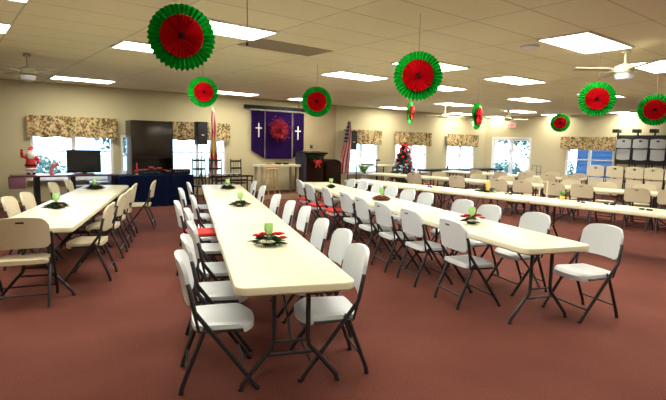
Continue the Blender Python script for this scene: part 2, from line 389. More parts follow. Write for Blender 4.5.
# ---------------------------------------------------------------- ceiling lights
def ceiling_light():
    root = empty('ceiling_light', (0, 0, H))
    f = MB(); 
    for c, d in (((0, 0.295, -0.012), (1.22, 0.02, 0.024)), ((0, -0.295, -0.012), (1.22, 0.02, 0.024)), ((0.60, 0, -0.012), (0.02, 0.57, 0.024)), ((-0.60, 0, -0.012), (0.02, 0.57, 0.024))): f.box(c, d)
    f.build('frame', white_tr, root, smooth=False)
    g = MB(); g.box((0, 0, -0.009), (1.18, 0.57, 0.014)); g.build('diffuser', diffuser, root, smooth=False)
    return root
proto_l = ceiling_light()
cols = {-0.47: 'first', 1.97: 'second', 5.63: 'third', 8.07: 'fourth', 11.73: 'fifth', 15.39: 'sixth', 17.83: 'last'}
lights = [(5.63, 2.64, 'large glowing ceiling panel near the top right, nearest the camera'),
 (8.07, 2.64, 'glowing ceiling panel cut by the right edge of the photo'),
 (-0.47, 5.08, 'ceiling panel just showing at the top left corner of the photo'),
 (1.97, 5.08, 'long ceiling panel directly right of the largest green and red rosette'),
 (5.63, 5.08, 'ceiling panel emerging right of the central rosette, upper of two'),
 (8.07, 5.08, 'bright ceiling panel below and left of the large near right one'),
 (11.73, 5.08, 'small ceiling panel partly hidden behind the right-hand rosettes'),
 (-0.47, 6.91, 'ceiling panel cut by the left edge of the photo'),
 (1.97, 6.91, 'ceiling panel whose right end is hidden by the largest rosette'),
 (5.63, 6.91, 'ceiling panel alone in the middle, between the small rosette and the central one'),
 (8.07, 6.91, 'ceiling panel emerging right of the central rosette, lower of two'),
 (11.73, 6.91, 'ceiling panel above the exit sign end of the hall, third of its column'),
 (17.83, 6.91, 'thin far ceiling panel above the floral valance on the right wall'),
 (11.73, 9.35, 'thin ceiling panel below the central rosette, left of the edge-on rosettes pair gap'),
 (15.39, 9.35, 'thin ceiling panel just above the exit sign'),
 (17.83, 9.35, 'thin ceiling panel at the far wall touching the smallest rosette'),
 (1.97, 11.79, 'ceiling panel over the television window at the left'),
 (5.63, 11.79, 'thin ceiling panel right of the second rosette above the loudspeaker'),
 (8.07, 11.79, 'thin ceiling panel left of the rosette above the purple banner'),
 (11.73, 11.79, 'thin ceiling panel left of the edge-on rosette under the central one'),
 (15.39, 11.79, 'thin far ceiling panel beside the propeller-like far fan'),
 (17.83, 11.79, 'farthest ceiling panel, in the corner of the hall'),
 (1.97, -1.0, None), (8.07, -1.0, None), (14.17, 0.2, None), (11.73, 2.64, None), (1.97, 2.64, None), (5.63, -1.0, None), (-0.47, 0.2, None), (5.63, 0.81, None)]  # this last group is added out of view, to light foils and near tables
FILL_PANELS = {(1.97, -1.0): 'added unseen fill panel behind the camera at the left', (8.07, -1.0): 'added unseen fill panel far off to the right of the camera',
       (14.17, 0.2): 'added fill panel over the far right part of the hall, outside the photo', (11.73, 2.64): 'added unseen fill panel over the right end of the cross runs',
       (1.97, 2.64): 'added unseen fill panel directly over the near end of the centre tables', (5.63, -1.0): 'added unseen fill panel behind the camera at the right',
       (-0.47, 0.2): 'added unseen fill panel beside the camera at the left', (5.63, 0.81): 'added unseen fill panel just right of the camera'}
first = True
for x, y, lab in lights:
    o = proto_l if first else copy_tree(proto_l); first = False
    o.location = (x+0.61, y+0.305, H)
    tag(o, lab or FILL_PANELS[(x, y)], 'ceiling light', 'fluorescent ceiling panels')

# ceiling vents
def vent(x, y, w, d, lab):
    root = empty('ceiling_vent', (x, y, H)); tag(root, lab, 'vent')
    f = MB(); f.box((0, 0, -0.005), (w, d, 0.010)); f.build('backing', vent_m, root, smooth=False)
    s = MB()
    for k in range(9): s.box((0, -d/2+d*(k+.5)/9, -0.012), (w-0.04, 0.012, 0.006))
    s.build('slats', vent_m, root, smooth=False)
vent(3.80, 5.86, 1.18, 0.57, 'dull grey ceiling vent panel behind the long light right of the largest rosette')
# ceiling fans
def fan(loc, rz, lab, lamp=False, nb=4, drop=0.27):
    root = empty('ceiling_fan', (loc[0], loc[1], H-drop), rz); tag(root, lab, 'ceiling fan', 'ceiling fans')
    r = MB(); r.tube([(0, 0, 0.05), (0, 0, drop)], 0.015); r.lathe([(0.06, drop-0.05), (0.05, drop)], n=12); r.build('rod', fan_m, root)
    m = MB(); m.lathe([(0.05, -0.06), (0.11, -0.04), (0.12, 0.03), (0.05, 0.06)]); m.build('motor', fan_m, root)
    for k in range(nb):
        a = 2*PI*k/nb; M = Matrix.Rotation(a, 4, 'Z')
        b = MB(); b.box((0.15, 0, -0.01), (0.12, 0.03, 0.01), M=M); b.box((0.41, 0, -0.01), (0.46, 0.13, 0.008), bev=0.003, M=M @ Matrix.Rotation(rad(8), 4, 'X')); b.build('blade', fan_m, root)
    if lamp:
        l = MB(); l.lathe([(0.03, -0.16), (0.10, -0.13), (0.12, -0.07), (0.05, -0.05)]); l.build('lamp_shade', white_pl, root)
fan((1.17, 9.18), rad(20), 'ceiling fan with pale blades at the upper left, over the television side', True)
fan((12.34, 9.99), rad(62), 'ceiling fan with dark slim blades between the edge-on rosettes', drop=0.35)
fan((15.38, 9.73), rad(40), 'small white ceiling fan in front of the exit sign', drop=0.3)
fan((7.0, 2.79), rad(48), 'ceiling fan with a cream hub and lamp at the right edge of the ceiling', True, drop=0.25)
r = MB(); r.lathe([(0.085, -0.03), (0.11, -0.02), (0.115, 0)], n=20); o = r.build('smoke_detector', white_pl); o.location = (5.97, 3.53, H); tag(o, 'round pale smoke detector on the ceiling left of the large near panel', 'smoke detector')
c_ = empty('hanging_cord', (2.3, 4.21, H)); tag(c_, 'thin cord hanging from the ceiling over the long light panel, small dark bob', 'cord')
r = MB(); r.tube([(0, 0, -0.39), (0.003, 0, -0.2), (0, 0, 0)], 0.004, 6); r.build('string', pm('twine', (0.2, 0.13, 0.08), 0.8), c_)
r = MB(); r.lathe([(0.004, -0.41), (0.011, -0.40), (0.011, -0.385), (0.004, -0.375)], n=10); r.build('bob', black, c_)

# ---------------------------------------------------------------- foil rosettes
def pleats(mb, R, amp, N, y0, r0=0.012, jag=0.0):
    ring0 = []; ring1 = []
    for k in range(2*N):
        a = PI*k/N; s_ = 1 if k % 2 else -1
        rr = R*(1+(jag if k % 2 else -jag))
        ring0.append(mb.bm.verts.new((r0*math.cos(a), y0+s_*amp*0.12, r0*math.sin(a))))
        ring1.append(mb.bm.verts.new((rr*math.cos(a), y0+s_*amp, rr*math.sin(a))))
    for k in range(2*N):
        q = (k+1) % (2*N); mb.bm.faces.new((ring0[k], ring0[q], ring1[q], ring1[k]))
    return mb
def rosette(loc, rz, lab, D=0.5, tilt=0.0):
    root = empty('foil_rosette', loc, rz); root.rotation_euler = (0, tilt, rz); tag(root, lab, 'rosette', 'hanging foil rosettes')
    g = pleats(MB(), D/2, 0.022, 38, 0, jag=0.035).build('green_fan', greenfoil, root, smooth=False)
    for s_ in (-1, 1):
        pleats(MB(), D*0.322, 0.019, 34, s_*0.042, jag=0.02).build('red_fan', redfoil, root, smooth=False)
        h = MB(); h.lathe([(0.022, 0.0), (0.026, 0.010), (0.012, 0.016)], c=(0, 0, 0), n=16, M=Matrix.Rotation(s_*-PI/2, 4, 'X')); hh = h.build('hub', pleatshade, root); hh.location = (0, s_*0.052, 0)  # dark disc paints in the shade where the pleats converge
    z1 = H-loc[2]
    s = MB(); s.tube([(0, 0, D/2-0.02), (0, 0, z1)], 0.0025, 5); s.build('string', MATS['twine'], root)
def face_cam(x, y, extra=0): return math.atan2(-y, -x)+PI/2+rad(extra)
R_ = [(1.45, 3.64, 2.36, 0, 0.475, 'largest green and red foil rosette, at the upper left'),
      (3.52, 7.94, 2.42, 12, 0.50, 'green and red foil rosette hanging above the loudspeaker, below the largest one'),
      (4.99, 6.74, 2.30, 4, 0.50, 'green and red foil rosette hanging right of the purple banner'),
      (3.80, 3.44, 2.30, 0, 0.48, 'green and red foil rosette hanging in the centre of the photo'),
      (7.01, 3.11, 2.29, 0, 0.455, 'foil rosette above the right wall window, left of the one at the photo edge'),
      (8.29, 2.84, 2.21, 0, 0.455, 'green and red foil rosette cut by the right edge of the photo'),
      (12.22, 6.27, 2.26, 0, 0.455, 'smallest green and red foil rosette, far away left of the right window valance'),
      (8.16, 5.83, 2.20, 70, 0.50, 'foil rosette seen nearly edge-on, between exit sign and middle windows'),
      (8.46, 7.84, 2.35, 76, 0.50, 'foil rosette seen edge-on just below the central one')]
for x, y, z, ex, D, lab in R_: rosette((x, y, z), face_cam(x, y, ex), lab, D)

# ---------------------------------------------------------------- folding chair
def chair_meshes(kind, pl):
    M = {}
    hw = 0.242
    def back(u, v, off):
        a = 2*u-1
        top = 0.875-0.03*a*a-0.055*max(0, abs(a)-0.72)**2/0.0784
        bot = 0.575-0.006*a*a+0.045*max(0, abs(a)-0.8)**2/0.04
        z = bot+(top-bot)*v
        wx = hw*(1-0.05*v)*(1-0.025*(1-v))
        y = -0.150-(z-0.55)*0.19-0.045*(1-a*a) + off
        return (wx*a, y, z)
    b = MB(); b.grid_solid(lambda u, v: back(u, v, 0.013), lambda u, v: back(u, v, -0.013), 18, 12)
    M['backrest'] = b.mesh('backrest'); M['backrest'].materials.append(pl)
    t = MB(); t.grid_solid(lambda u, v: (0.034*(2*u-1), back(0.5, 0.80+0.055*v, -0.0115)[1], back(0.5, 0.80+0.055*v, 0)[2]), lambda u, v: (0.034*(2*u-1), back(0.5, 0.80+0.055*v, -0.0145)[1], back(0.5, 0.80+0.055*v, 0)[2]), 6, 2)
    M['slot_shade'] = t.mesh('slot_shade'); M['slot_shade'].materials.append(bronze)  # dark patch on the rear stands in for the shade of a hand hole
    def seat(u, v, z0):
        a = 2*u-1; q = v
        wx = 0.222*(1-0.07*(1-q)); wx *= 1-0.06*max(0, q-0.8)**2/0.04-0.04*max(0, 0.15-q)**2/0.0225
        y = -0.165+0.41*q-0.075*abs(a)**3*max(0, q-0.4)/0.6+0.02*abs(a)**3*max(0, 0.4-q)/0.4
        z = 0.452-0.010*(1-a*a)*math.sin(PI*q)-0.05*max(0, q-0.82)**2/0.0324*0.6+z0 - (0.012*max(0, abs(a)-0.85)/0.15 if z0 == 0 else 0)
        return (wx*a, y, z)
    s = MB(); s.grid_solid(lambda u, v: seat(u, v, 0), lambda u, v: seat(u, v, -0.042), 12, 12)
    M['seat'] = s.mesh('seat'); M['seat'].materials.append(pl)
    L = []
    for sx in (-1, 1):
        t = MB(); t.tube([(sx*0.236, 0.245, 0.0), (sx*0.240, 0.225, 0.04), (sx*0.247, -0.145, 0.545), (sx*0.246, -0.176, 0.70), (sx*0.234, -0.184, 0.72)], 0.0150, 8)
        t.tube([(sx*0.236, 0.250, -0.0), (sx*0.236, 0.243, 0.022)], 0.017, 8)
        L.append(t.mesh('leg'))
        t = MB(); t.tube([(sx*0.205, -0.235, 0.0), (sx*0.205, -0.225, 0.05), (sx*0.212, -0.085, 0.415), (sx*0.212, -0.060, 0.44)], 0.0150, 8)
        t.tube([(sx*0.205, -0.238, 0.0), (sx*0.205, -0.226, 0.022)], 0.017, 8)
        L.append(t.mesh('leg'))
    for l in L: l.materials.append(bronze)
    M['legs'] = L
    t = MB(); t.tube([(-0.236, 0.165, 0.118), (0.236, 0.165, 0.118)], 0.009, 6); M['stretcher'] = t.mesh('stretcher')
    t = MB(); t.tube([(-0.205, -0.197, 0.125), (0.205, -0.197, 0.125)], 0.009, 6); M['rear_stretcher'] = t.mesh('rear_stretcher')
    for k in ('stretcher', 'rear_stretcher'): M[k].materials.append(bronze)
    t = MB()
    t.tube([(-0.238, -0.158, 0.60), (-0.238, -0.145, 0.53), (-0.226, -0.12, 0.41), (-0.222, 0.15, 0.40), (0.222, 0.15, 0.40), (0.226, -0.12, 0.41), (0.238, -0.145, 0.53), (0.238, -0.158, 0.60)], 0.011, 6)
    M['seat_frame'] = t.mesh('seat_frame'); M['seat_frame'].materials.append(bronze)
    return M
def make_chair(M):
    root = empty('folding_chair', (0, 0, 0))
    for k in ('backrest', 'slot_shade', 'seat', 'stretcher', 'rear_stretcher', 'seat_frame'):
        o = bpy.data.objects.new(k, M[k]); C.objects.link(o); o.parent = root
    for l in M['legs']:
        o = bpy.data.objects.new('leg', l); C.objects.link(o); o.parent = root
    return root
CH = {'white': make_chair(chair_meshes('w', white_pl)), 'almond': make_chair(chair_meshes('a', almond_pl))}
used = set()
def chair(x, y, facing, label, group, kind='white', z=0.0):
    if kind in used: o = copy_tree(CH[kind])
    else: o = CH[kind]; used.add(kind)
    o.location = (x, y, z); o.rotation_euler = (0, 0, rad(facing)-PI/2)
    tag(o, label, 'chair', group); return o

# ---------------------------------------------------------------- folding tables
def make_table():
    L, W = 2.435, 0.762
    root = empty('folding_table', (0, 0, 0))      # length along local X, origin at centre
    t = MB(); slab(t, L/2, W/2, 0.080, 0.686, 0.744, 0.012, 6); t.build('tabletop', table_pl, root)
    for ex in (-1, 1):
        x = ex*(L/2-0.21)
        for sy in (-1, 1):
            l = MB(); l.tube([(x, sy*0.115, 0.692), (x, sy*0.115, 0.33), (x, sy*0.125, 0.27), (x, sy*0.17, 0.22), (x, sy*0.27, 0.10), (x, sy*0.315, 0.045), (x, sy*0.325, 0.0)], 0.0165, 8)
            l.tube([(x, sy*0.325, 0.0), (x, sy*0.325, 0.02)], 0.019, 8); l.build('leg', bronze, root)
        b = MB(); b.tube([(x, -0.17, 0.225), (x, 0.17, 0.225)], 0.011, 6); b.build('crossbar', bronze, root); b = MB(); b.tube([(x, -0.3, 0.676), (x, 0.3, 0.676)], 0.012, 6); b.build('hinge_bar', bronze, root)
        b = MB(); b.tube([(x, 0, 0.31), (x-ex*0.12, 0, 0.44), (x-ex*0.50, 0, 0.69)], 0.010, 6); b.tube([(x, -0.115, 0.31), (x, 0.115, 0.31)], 0.010, 6); b.build('brace', bronze, root)
    return root
protoT = make_table(); t_used = [False]
ORD = ['nearest', 'second', 'third', 'farthest']
class Row:
    def __init__(s, ox, oy, ang, n, what, group):
        s.o = Vector((ox, oy)); s.a = rad(ang); s.ang = ang
        s.d = Vector((math.cos(s.a), math.sin(s.a))); s.n = Vector((s.d.y, -s.d.x))
        for k in range(n):
            o = copy_tree(protoT) if t_used[0] else protoT; t_used[0] = True
            c = s.o + s.d*(2.44*(k+.5)) + s.n*0.381
            o.location = (c.x, c.y, 0); o.rotation_euler = (0, 0, s.a)
            nm = ('nearest' if k == 0 else 'farthest' if k == n-1 else ['', 'second', 'third'][k])
            tag(o, '%s cream folding table %s' % (nm, what), 'table', group)
    def p(s, q, t): v = s.o+s.d*q+s.n*t; return v.x, v.y
T1 = Row(1.325, 2.56, 67.8, 3, 'of the centre run, counting away from the camera', 'tables in the centre run')
T2 = Row(3.90, 2.22, 71.2, 3, 'of the diagonal run right of centre, counting away from the camera', 'tables in the right diagonal run')
T0 = Row(0.285, 5.58, 67.8, 2, 'of the short left-hand run near the television', 'tables in the left run')
T3 = Row(7.73, -0.46, 90.0, 4, 'of the long bare cross run, counting from the right', 'tables in the first cross run')
T4 = Row(11.65, 1.6, 98.0, 4, 'behind the tan chair backs, counting from the right', 'tables in the second cross run')
T5 = Row(14.6, 6.7, 95.0, 2, 'of the farthest cross run by the glass door', 'tables in the third cross run')
ordn = ['first', 'second', 'third', 'fourth', 'fifth', 'sixth', 'seventh', 'eighth', 'ninth', 'tenth', 'eleventh']
def row_chairs(T, qs, facing, side, group, kind='white', noise=2.0):
    for i, q in enumerate(qs):
        s_, t = q[0], q[1]; k = q[2] if len(q) > 2 else kind
        x, y = T.p(s_, t); chair(x, y, facing+rng.uniform(-noise, noise), side % ordn[i], group, k)
row_chairs(T1, [(0.46, -0.08), (1.06, -0.05), (1.75, 0.00), (2.68, -0.04), (3.42, -0.16), (4.05, 0.03), (5.15, -0.14), (6.3, -0.02)], T1.ang-90,
           'white folding chair on the left of the centre tables, %s from the camera', 'chairs left of the centre tables')
row_chairs(T1, [(0.47, 0.71), (1.12, 0.80), (1.75, 0.78), (2.72, 0.84), (3.3, 0.78), (4.1, 0.74), (5.5, 0.74), (6.6, 0.74)], T1.ang+90,
           'white folding chair on the right of the centre tables, %s from the camera', 'chairs right of the centre tables')
row_chairs(T2, [(0.90, 0.05), (1.72, 0.02), (2.40, -0.02), (3.05, -0.04), (3.72, -0.02), (4.55, -0.04), (5.35, -0.10), (6.35, 0.0)], T2.ang-90,
           'white folding chair on the aisle side of the right diagonal tables, %s from camera', 'chairs left of the right diagonal run')
row_chairs(T2, [(0.27, 0.96), (1.15, 0.92), (1.88, 0.84), (2.48, 0.86), (3.5, 0.86), (4.05, 0.84), (4.72, 0.86), (5.25, 0.82), (5.85, 0.78), (6.5, 0.78)], T2.ang+90,
           'white folding chair on the far side of the right diagonal tables, %s from camera', 'chairs right of the right diagonal run')
row_chairs(T0, [(0.92, 0.76), (2.05, 0.76), (2.75, 0.76), (3.6, 0.76), (4.35, 1.02)], T0.ang+90,
           'cream folding chair on the right side of the left-hand tables, %s from the camera', 'chairs right of the left tables', 'almond')
row_chairs(T0, [(1.65, -0.06), (2.2, -0.02), (3.9, -0.10), (4.55, 0.0)], T0.ang-90,
           'cream folding chair on the window side of the left-hand tables, %s from the camera', 'chairs on the window side of the left tables', 'almond')
x, y = T0.p(0.06, 0.33); chair(x, y, T0.ang+8, 'cream folding chair at the near end of the left-hand tables, back to the camera', 'chair at the end of the left tables', 'almond')
row_chairs(T4, [(s_, -0.10) for s_ in (1.84, 2.42, 3.47, 4.05, 4.78, 5.38, 6.49, 7.81)], T4.ang-90,
           'tan folding chair, back to camera, beyond the long bare tables, %s from right', 'tan chair backs behind the long bare tables', 'almond')
row_chairs(T4, [(s_, 0.80) for s_ in (2.57, 3.31, 4.11, 5.03, 5.75, 6.59, 7.80)], T4.ang+90,
           'cream folding chair facing the camera across the second cross run, %s from right', 'chairs facing the camera at the second cross run', 'almond')
row_chairs(T5, [(s_, -0.08) for s_ in (0.25, 0.9, 1.6, 2.4, 3.3)], T5.ang-90,
           'tan folding chair, back to camera, at the farthest tables, %s from right', 'tan chairs at the farthest tables', 'almond')
row_chairs(T5, [(s_, 0.84) for s_ in (0.5, 1.3, 2.1)], T5.ang+90,
           'cream folding chair facing the camera across the farthest tables, %s from right', 'chairs facing the camera at the farthest tables', 'almond')

# ---------------------------------------------------------------- things on the tables
def leaf_fan(mb, n, r0, r1, z, rg, wid=0.02, lift=0.01):
    for k in range(n):
        a = 2*PI*k/n+rg.uniform(-.2, .2); R = rg.uniform(r0, r1); c, s_ = math.cos(a), math.sin(a); w_ = wid*rg.uniform(.8, 1.3)
        zz = z+rg.uniform(0, lift)
        p0 = Vector((0, 0, zz)); p1 = Vector((c*R*.5, s_*R*.5, zz+0.02)); p2 = Vector((c*R, s_*R, zz+0.004)); sd = Vector((-s_, c, 0))*w_
        mb.face([p0, p1-sd, p2, p1+sd])
        mb.face([p0+Vector((0, 0, .003)), p1+sd+Vector((0, 0, .003)), p2+Vector((0, 0, .003)), p1-sd+Vector((0, 0, .003))])
def flower(parent, c, r, mat, rg, center=True):
    f = MB()
    for ly in range(2):
        for k in range(6):
            a = 2*PI*k/6+ly*0.5+rg.uniform(-.1, .1); R = r*(1-.3*ly); cs, sn = math.cos(a), math.sin(a)
            b = Vector(c); sd = Vector((-sn, cs, 0))*R*.38; zz = 0.012*ly
            f.face([b+Vector((0, 0, zz)), b+Vector((cs*R*.55, sn*R*.55, zz+R*.45))-sd, b+Vector((cs*R, sn*R, zz+R*.30)), b+Vector((cs*R*.55, sn*R*.55, zz+R*.45))+sd])
    f.ball(Vector(c)+Vector((0, 0, r*.25)), r*0.22, sub=1)
    return f.build('flower', mat, parent, smooth=False)
def arrangement(x, y, lab, spec, leaves=(0.10, 0.16), goblet=None, sc=1.0, rz=0, leafm=None, seed=0):
    rg = random.Random(seed+11); root = empty('floral_centerpiece', (x, y, 0.744), rz); tag(root, lab, 'centerpiece', 'table centerpieces')
    f = MB(); leaf_fan(f, 16, leaves[0], leaves[1], 0.004, rg, 0.024, 0.03); leaf_fan(f, 14, leaves[0]*.6, leaves[1]*.7, 0.03, rg, 0.03, 0.03); f.lathe([(0.05, 0), (0.055, 0.012), (0.045, 0.05), (0.02, 0.055)], n=12); f.build('greenery', leafm or leaf, root, smooth=False)
    for (fx, fy, fz, r, m) in spec: flower(root, (fx, fy, fz), r, m, rg)
    if goblet: goblet_at(x, y, goblet)
    return root
def goblet_at(x, y, lab, h=0.17, z=0.760):
    root = empty('candle_glass', (x, y, z)); tag(root, lab, 'glass', 'green candle glasses')
    g = MB(); g.lathe([(0.030, 0.0), (0.006, 0.012), (0.006, h*.42), (0.028, h*.50), (0.040, h*.68), (0.040, h*.85), (0.034, h), (0.030, h), (0.035, h*.85), (0.034, h*.68), (0.022, h*.56), (0.002, h*.53)], n=16); g.build('bowl', glassgreen, root)
    c = MB(); c.lathe([(0.022, h*.57), (0.024, h*.60), (0.024, h*.76), (0.003, h*.77)], n=12); c.build('candle', pm('pale_green_wax', (0.60, 0.85, 0.42), 0.5), root)
RP, WP, PP, YP = redpet, whitepet, pinkpet, yellow
sp = lambda: [(-0.09, 0.00, 0.065, 0.055, RP), (-0.04, 0.03, 0.075, 0.05, RP), (0.08, 0.03, 0.075, 0.06, RP), (0.12, -0.02, 0.055, 0.045, RP), (-0.03, -0.08, 0.03, 0.05, WP), (0.02, -0.09, 0.03, 0.045, WP), (0.02, 0.08, 0.06, 0.05, RP)]
mixd = lambda: [(-0.07, -0.02, 0.03, 0.04, RP), (0.06, 0.05, 0.03, 0.045, leaf_l), (0.08, -0.03, 0.02, 0.035, RP), (-0.01, -0.07, 0.02, 0.04, WP)]
arrangement(2.15, 3.55, 'red poinsettia centerpiece nearest the camera on the centre tables', sp(), (0.12, 0.20), 'green candle glass in the nearest centerpiece of the centre tables', seed=1, rz=-0.6)
arrangement(3.16, 5.96, 'leafy green centerpiece with small red berries, second on the centre tables', mixd(), (0.12, 0.19), 'green candle glass in the leafy second centerpiece of the centre tables', seed=2, rz=-0.6)
arrangement(4.12, 8.25, 'dark green and red centerpiece farthest along the centre tables', [(0.0, 0, 0.03, .05, RP), (0.09, 0.02, .02, .05, RP), (-.07, .03, .03, .05, leaf)], (0.12, 0.18), 'pale candle glass in the farthest centerpiece of the centre tables', seed=3)
arrangement(4.70, 3.36, 'red poinsettia centerpiece nearest the camera on the right diagonal tables', sp(), (0.09, 0.14), 'green candle glass in the nearest centerpiece of the right diagonal tables', seed=4, rz=-0.6)
def bowl(x, y, lab, gl):
    root = empty('flower_bowl', (x, y, 0.744)); tag(root, lab, 'centerpiece', 'table centerpieces')
    b = MB(); b.lathe([(0.05, 0), (0.13, 0.01), (0.16, 0.035), (0.15, 0.035), (0.12, 0.02), (0.01, 0.018)], n=20); b.build('dish', pm('dark_dish', (0.08, 0.02, 0.02), 0.4), root)
    rg = random.Random(5)
    for k in range(5): flower(root, (0.075*math.cos(k*1.26), 0.075*math.sin(k*1.26), 0.03), 0.06, RP, rg)
    f = MB(); leaf_fan(f, 8, 0.06, 0.10, 0.05, rg); f.build('greenery', leaf_l, root, smooth=False)
    goblet_at(x, y, gl, z=0.766)
bowl(5.45, 5.60, 'low dish of red poinsettias in the middle of the right diagonal tables', 'green candle glass in the red dish of the right diagonal tables')
arrangement(6.05, 7.65, 'small dark centerpiece at the far end of the right diagonal tables', [(0, 0, .03, .05, RP), (.06, .03, .04, .04, leaf_l), (-.05, 0, .05, .03, YP)], (0.08, 0.13), 'green candle glass at the far end of the right diagonal tables', seed=6)
arrangement(1.11, 6.84, 'green leafy centerpiece with orange and pink blooms, nearer one on the left tables', [(0.02, -0.05, 0.03, .05, PP), (-0.05, 0.0, .04, .04, YP), (0.07, 0.02, .03, .045, leaf_l), (0, .06, .05, .05, leaf_l)], (0.13, 0.19), 'bright green candle glass in the nearer centerpiece of the left tables', seed=7)
arrangement(2.08, 9.15, 'dark red and green centerpiece, farther one on the left tables', [(0.08, 0.0, .03, .06, RP), (0.0, 0.0, .05, .05, YP), (-.06, .02, .03, .05, leaf)], (0.13, 0.20), 'candle glass in the farther centerpiece of the left tables', seed=8)
arrangement(8.35, 5.65, 'wide green centerpiece with white roses and yellow candle on the long bare tables', [(-0.02, 0.19, .02, .05, WP), (0.0, -0.17, .02, .05, WP), (0.06, 0.07, .03, .05, WP), (0.03, -0.07, .03, .05, WP), (0, 0, .10, .06, YP), (0.02, 0.03, .14, .05, YP)], (0.18, 0.30), None, seed=9)
c = MB(); c.lathe([(0.035, 0), (0.037, 0.01), (0.035, 0.19), (0.005, 0.195)], n=12); o = c.build('pillar_candle', yellow); o.location = (8.31, 5.60, 0.775); tag(o, 'yellow pillar candle amid the white roses', 'candle')
def plantlet(x, y, z, lab, seed):
    root = empty('potted_plant', (x, y, z)); tag(root, lab, 'plant')
    p = MB(); p.lathe([(0.03, 0), (0.045, 0.06), (0.04, 0.06), (0.002, 0.05)], n=12); p.build('pot', yellow, root)
    f = MB(); rg = random.Random(seed)
    for k in range(26):
        a = rg.uniform(0, 2*PI); l = rg.uniform(.05, .11); b = Vector((0, 0, .05)); t = Vector((math.cos(a)*l*.8, math.sin(a)*l*.8, .06+l)); sd = Vector((-math.sin(a), math.cos(a), 0))*.018
        f.face([b, (b+t)/2-sd, t, (b+t)/2+sd])
    f.build('foliage', leaf_l, root, smooth=False)
plantlet(8.35, 4.15, 0.743, 'small bright green plant in a yellow pot on the long bare tables', 21)
def setpiece(x, y, rz, lab):
    root = empty('rolled_napkin', (x, y, 0.757), rz); tag(root, lab, 'napkin', 'dark rolled napkins on the long bare tables')
    m = MB(); m.tube([(-0.09, 0, 0), (-0.03, 0.004, 0.001), (0.03, -0.002, 0), (0.09, 0, 0)], [0.011, 0.014, 0.014, 0.011], 8); m.build('cloth', black, root)
    b = MB(); b.lathe([(0.0145, -0.012), (0.0165, -0.012), (0.0165, 0.012), (0.0145, 0.012)], n=12, M=Matrix.Rotation(PI/2, 4, 'Y')); b.build('band', white_cl, root)
setpiece(8.30, 5.15, rad(70), 'dark rolled napkin right of the white rose centerpiece')
setpiece(8.18, 3.75, rad(60), 'dark rolled napkin left of the small green plant')
setpiece(8.28, 3.35, rad(80), 'dark rolled napkin just right of the small green plant')
setpiece(8.06, 2.76, rad(85), 'dark rolled napkin nearest the right edge of the photo')
setpiece(8.13, 6.89, rad(75), 'dark rolled napkin left of the white rose centerpiece')
# upright pale stand on the long table
root = empty('sign_holder', (8.33, 4.49, 0.744), rad(-65)); tag(root, 'pale upright frame standing on the long bare tables between chair backs', 'frame')
m = MB(); m.box((-0.06, 0, 0.15), (0.022, 0.022, 0.30), bev=0.003); m.box((0.06, 0, 0.15), (0.022, 0.022, 0.30), bev=0.003); m.box((0, 0, 0.29), (0.10, 0.018, 0.018)); m.build('frame', table_pl, root)
m = MB(); m.box((0, 0, 0.006), (0.18, 0.09, 0.012), bev=0.003); m.build('base', table_pl, root)
arrangement(11.95, 3.0, 'red bloom centerpiece on the second cross run at the right edge', [(0, 0, .06, .08, RP), (0.06, .06, .04, .06, RP)], (0.08, 0.15), None, seed=10)
# red cushions on chairs
def cushion(T, q, t, ang, lab):
    x, y = T.p(q, t); root = empty('seat_cushion', (x, y, 0.455), rad(ang)); tag(root, lab, 'cushion', 'red seat cushions')
    m = MB(); slab(m, 0.20, 0.20, 0.05, 0.0, 0.04, 0.016); m.build('pad', redcloth, root)
    m = MB()
    for sy in (-1, 1): m.tube([(-0.19, sy*0.12, 0.02), (-0.235, sy*0.14, 0.005), (-0.24, sy*0.15, -0.08)], 0.006, 5)
    m.build('ties', redcloth, root)
cushion(T2, 5.35, -0.08, T2.ang-90, 'red cushion on the seventh aisle-side chair of the right diagonal tables')
cushion(T2, 4.55, -0.02, T2.ang-90, 'red cushion on the sixth aisle-side chair of the right diagonal tables')
cushion(T2, 6.35, 0.02, T2.ang-90, 'red cushion on the farthest chair at the right diagonal tables')
cushion(T1, 3.45, -0.10, T1.ang-90, 'red cushion on a pulled-out chair left of the centre tables')

# ---------------------------------------------------------------- valances
def valance(W, a, b, lab, z0=1.62, z1=2.12):
    root = empty('window_valance', W.at((a+b)/2, 0, 0), W.rz); tag(root, lab, 'valance', 'floral window valances')
    w_ = b-a; n = int(w_*44)
    def P(u, v, off):
        x = (u-.5)*w_; am = 0.022*(1-.45*v)
        y = -0.11+am*math.sin(u*w_*26+0.6*math.sin(u*w_*7))+off
        z = z0+(z1-z0)*v+(0.014*math.sin(u*w_*13) if v < .05 else 0)
        return (x, y, z)
    m = MB(); m.grid_solid(lambda u, v: P(u, v, -0.003), lambda u, v: P(u, v, 0.003), n, 6); m.build('fabric', floral, root)
    r = MB(); r.tube([(-w_/2-.02, -0.06, z1-.05), (w_/2+.02, -0.06, z1-.05)], 0.012, 6)
    for sx in (-1, 1): r.box((sx*(w_/2-.0), -0.04, z1-.05), (0.02, 0.08, 0.03))
    r.build('rod', white_tr, root)
valance(BW, -0.76, 1.20, 'floral valance over the window behind the television')
valance(BW, 2.48, 4.24, 'floral valance over the window behind the black loudspeaker')
valance(BW, 8.30, 10.0, 'floral valance over the window next to the striped flag')
valance(BW, 10.62, 12.54, 'floral valance over the window behind the decorated tree')
valance(BW, 13.39, 15.36, 'floral valance over the last window before the corner of the hall')
valance(RW, 3.17, 5.06, 'floral valance over the blue-lit window on the right wall', 1.60, 2.08)

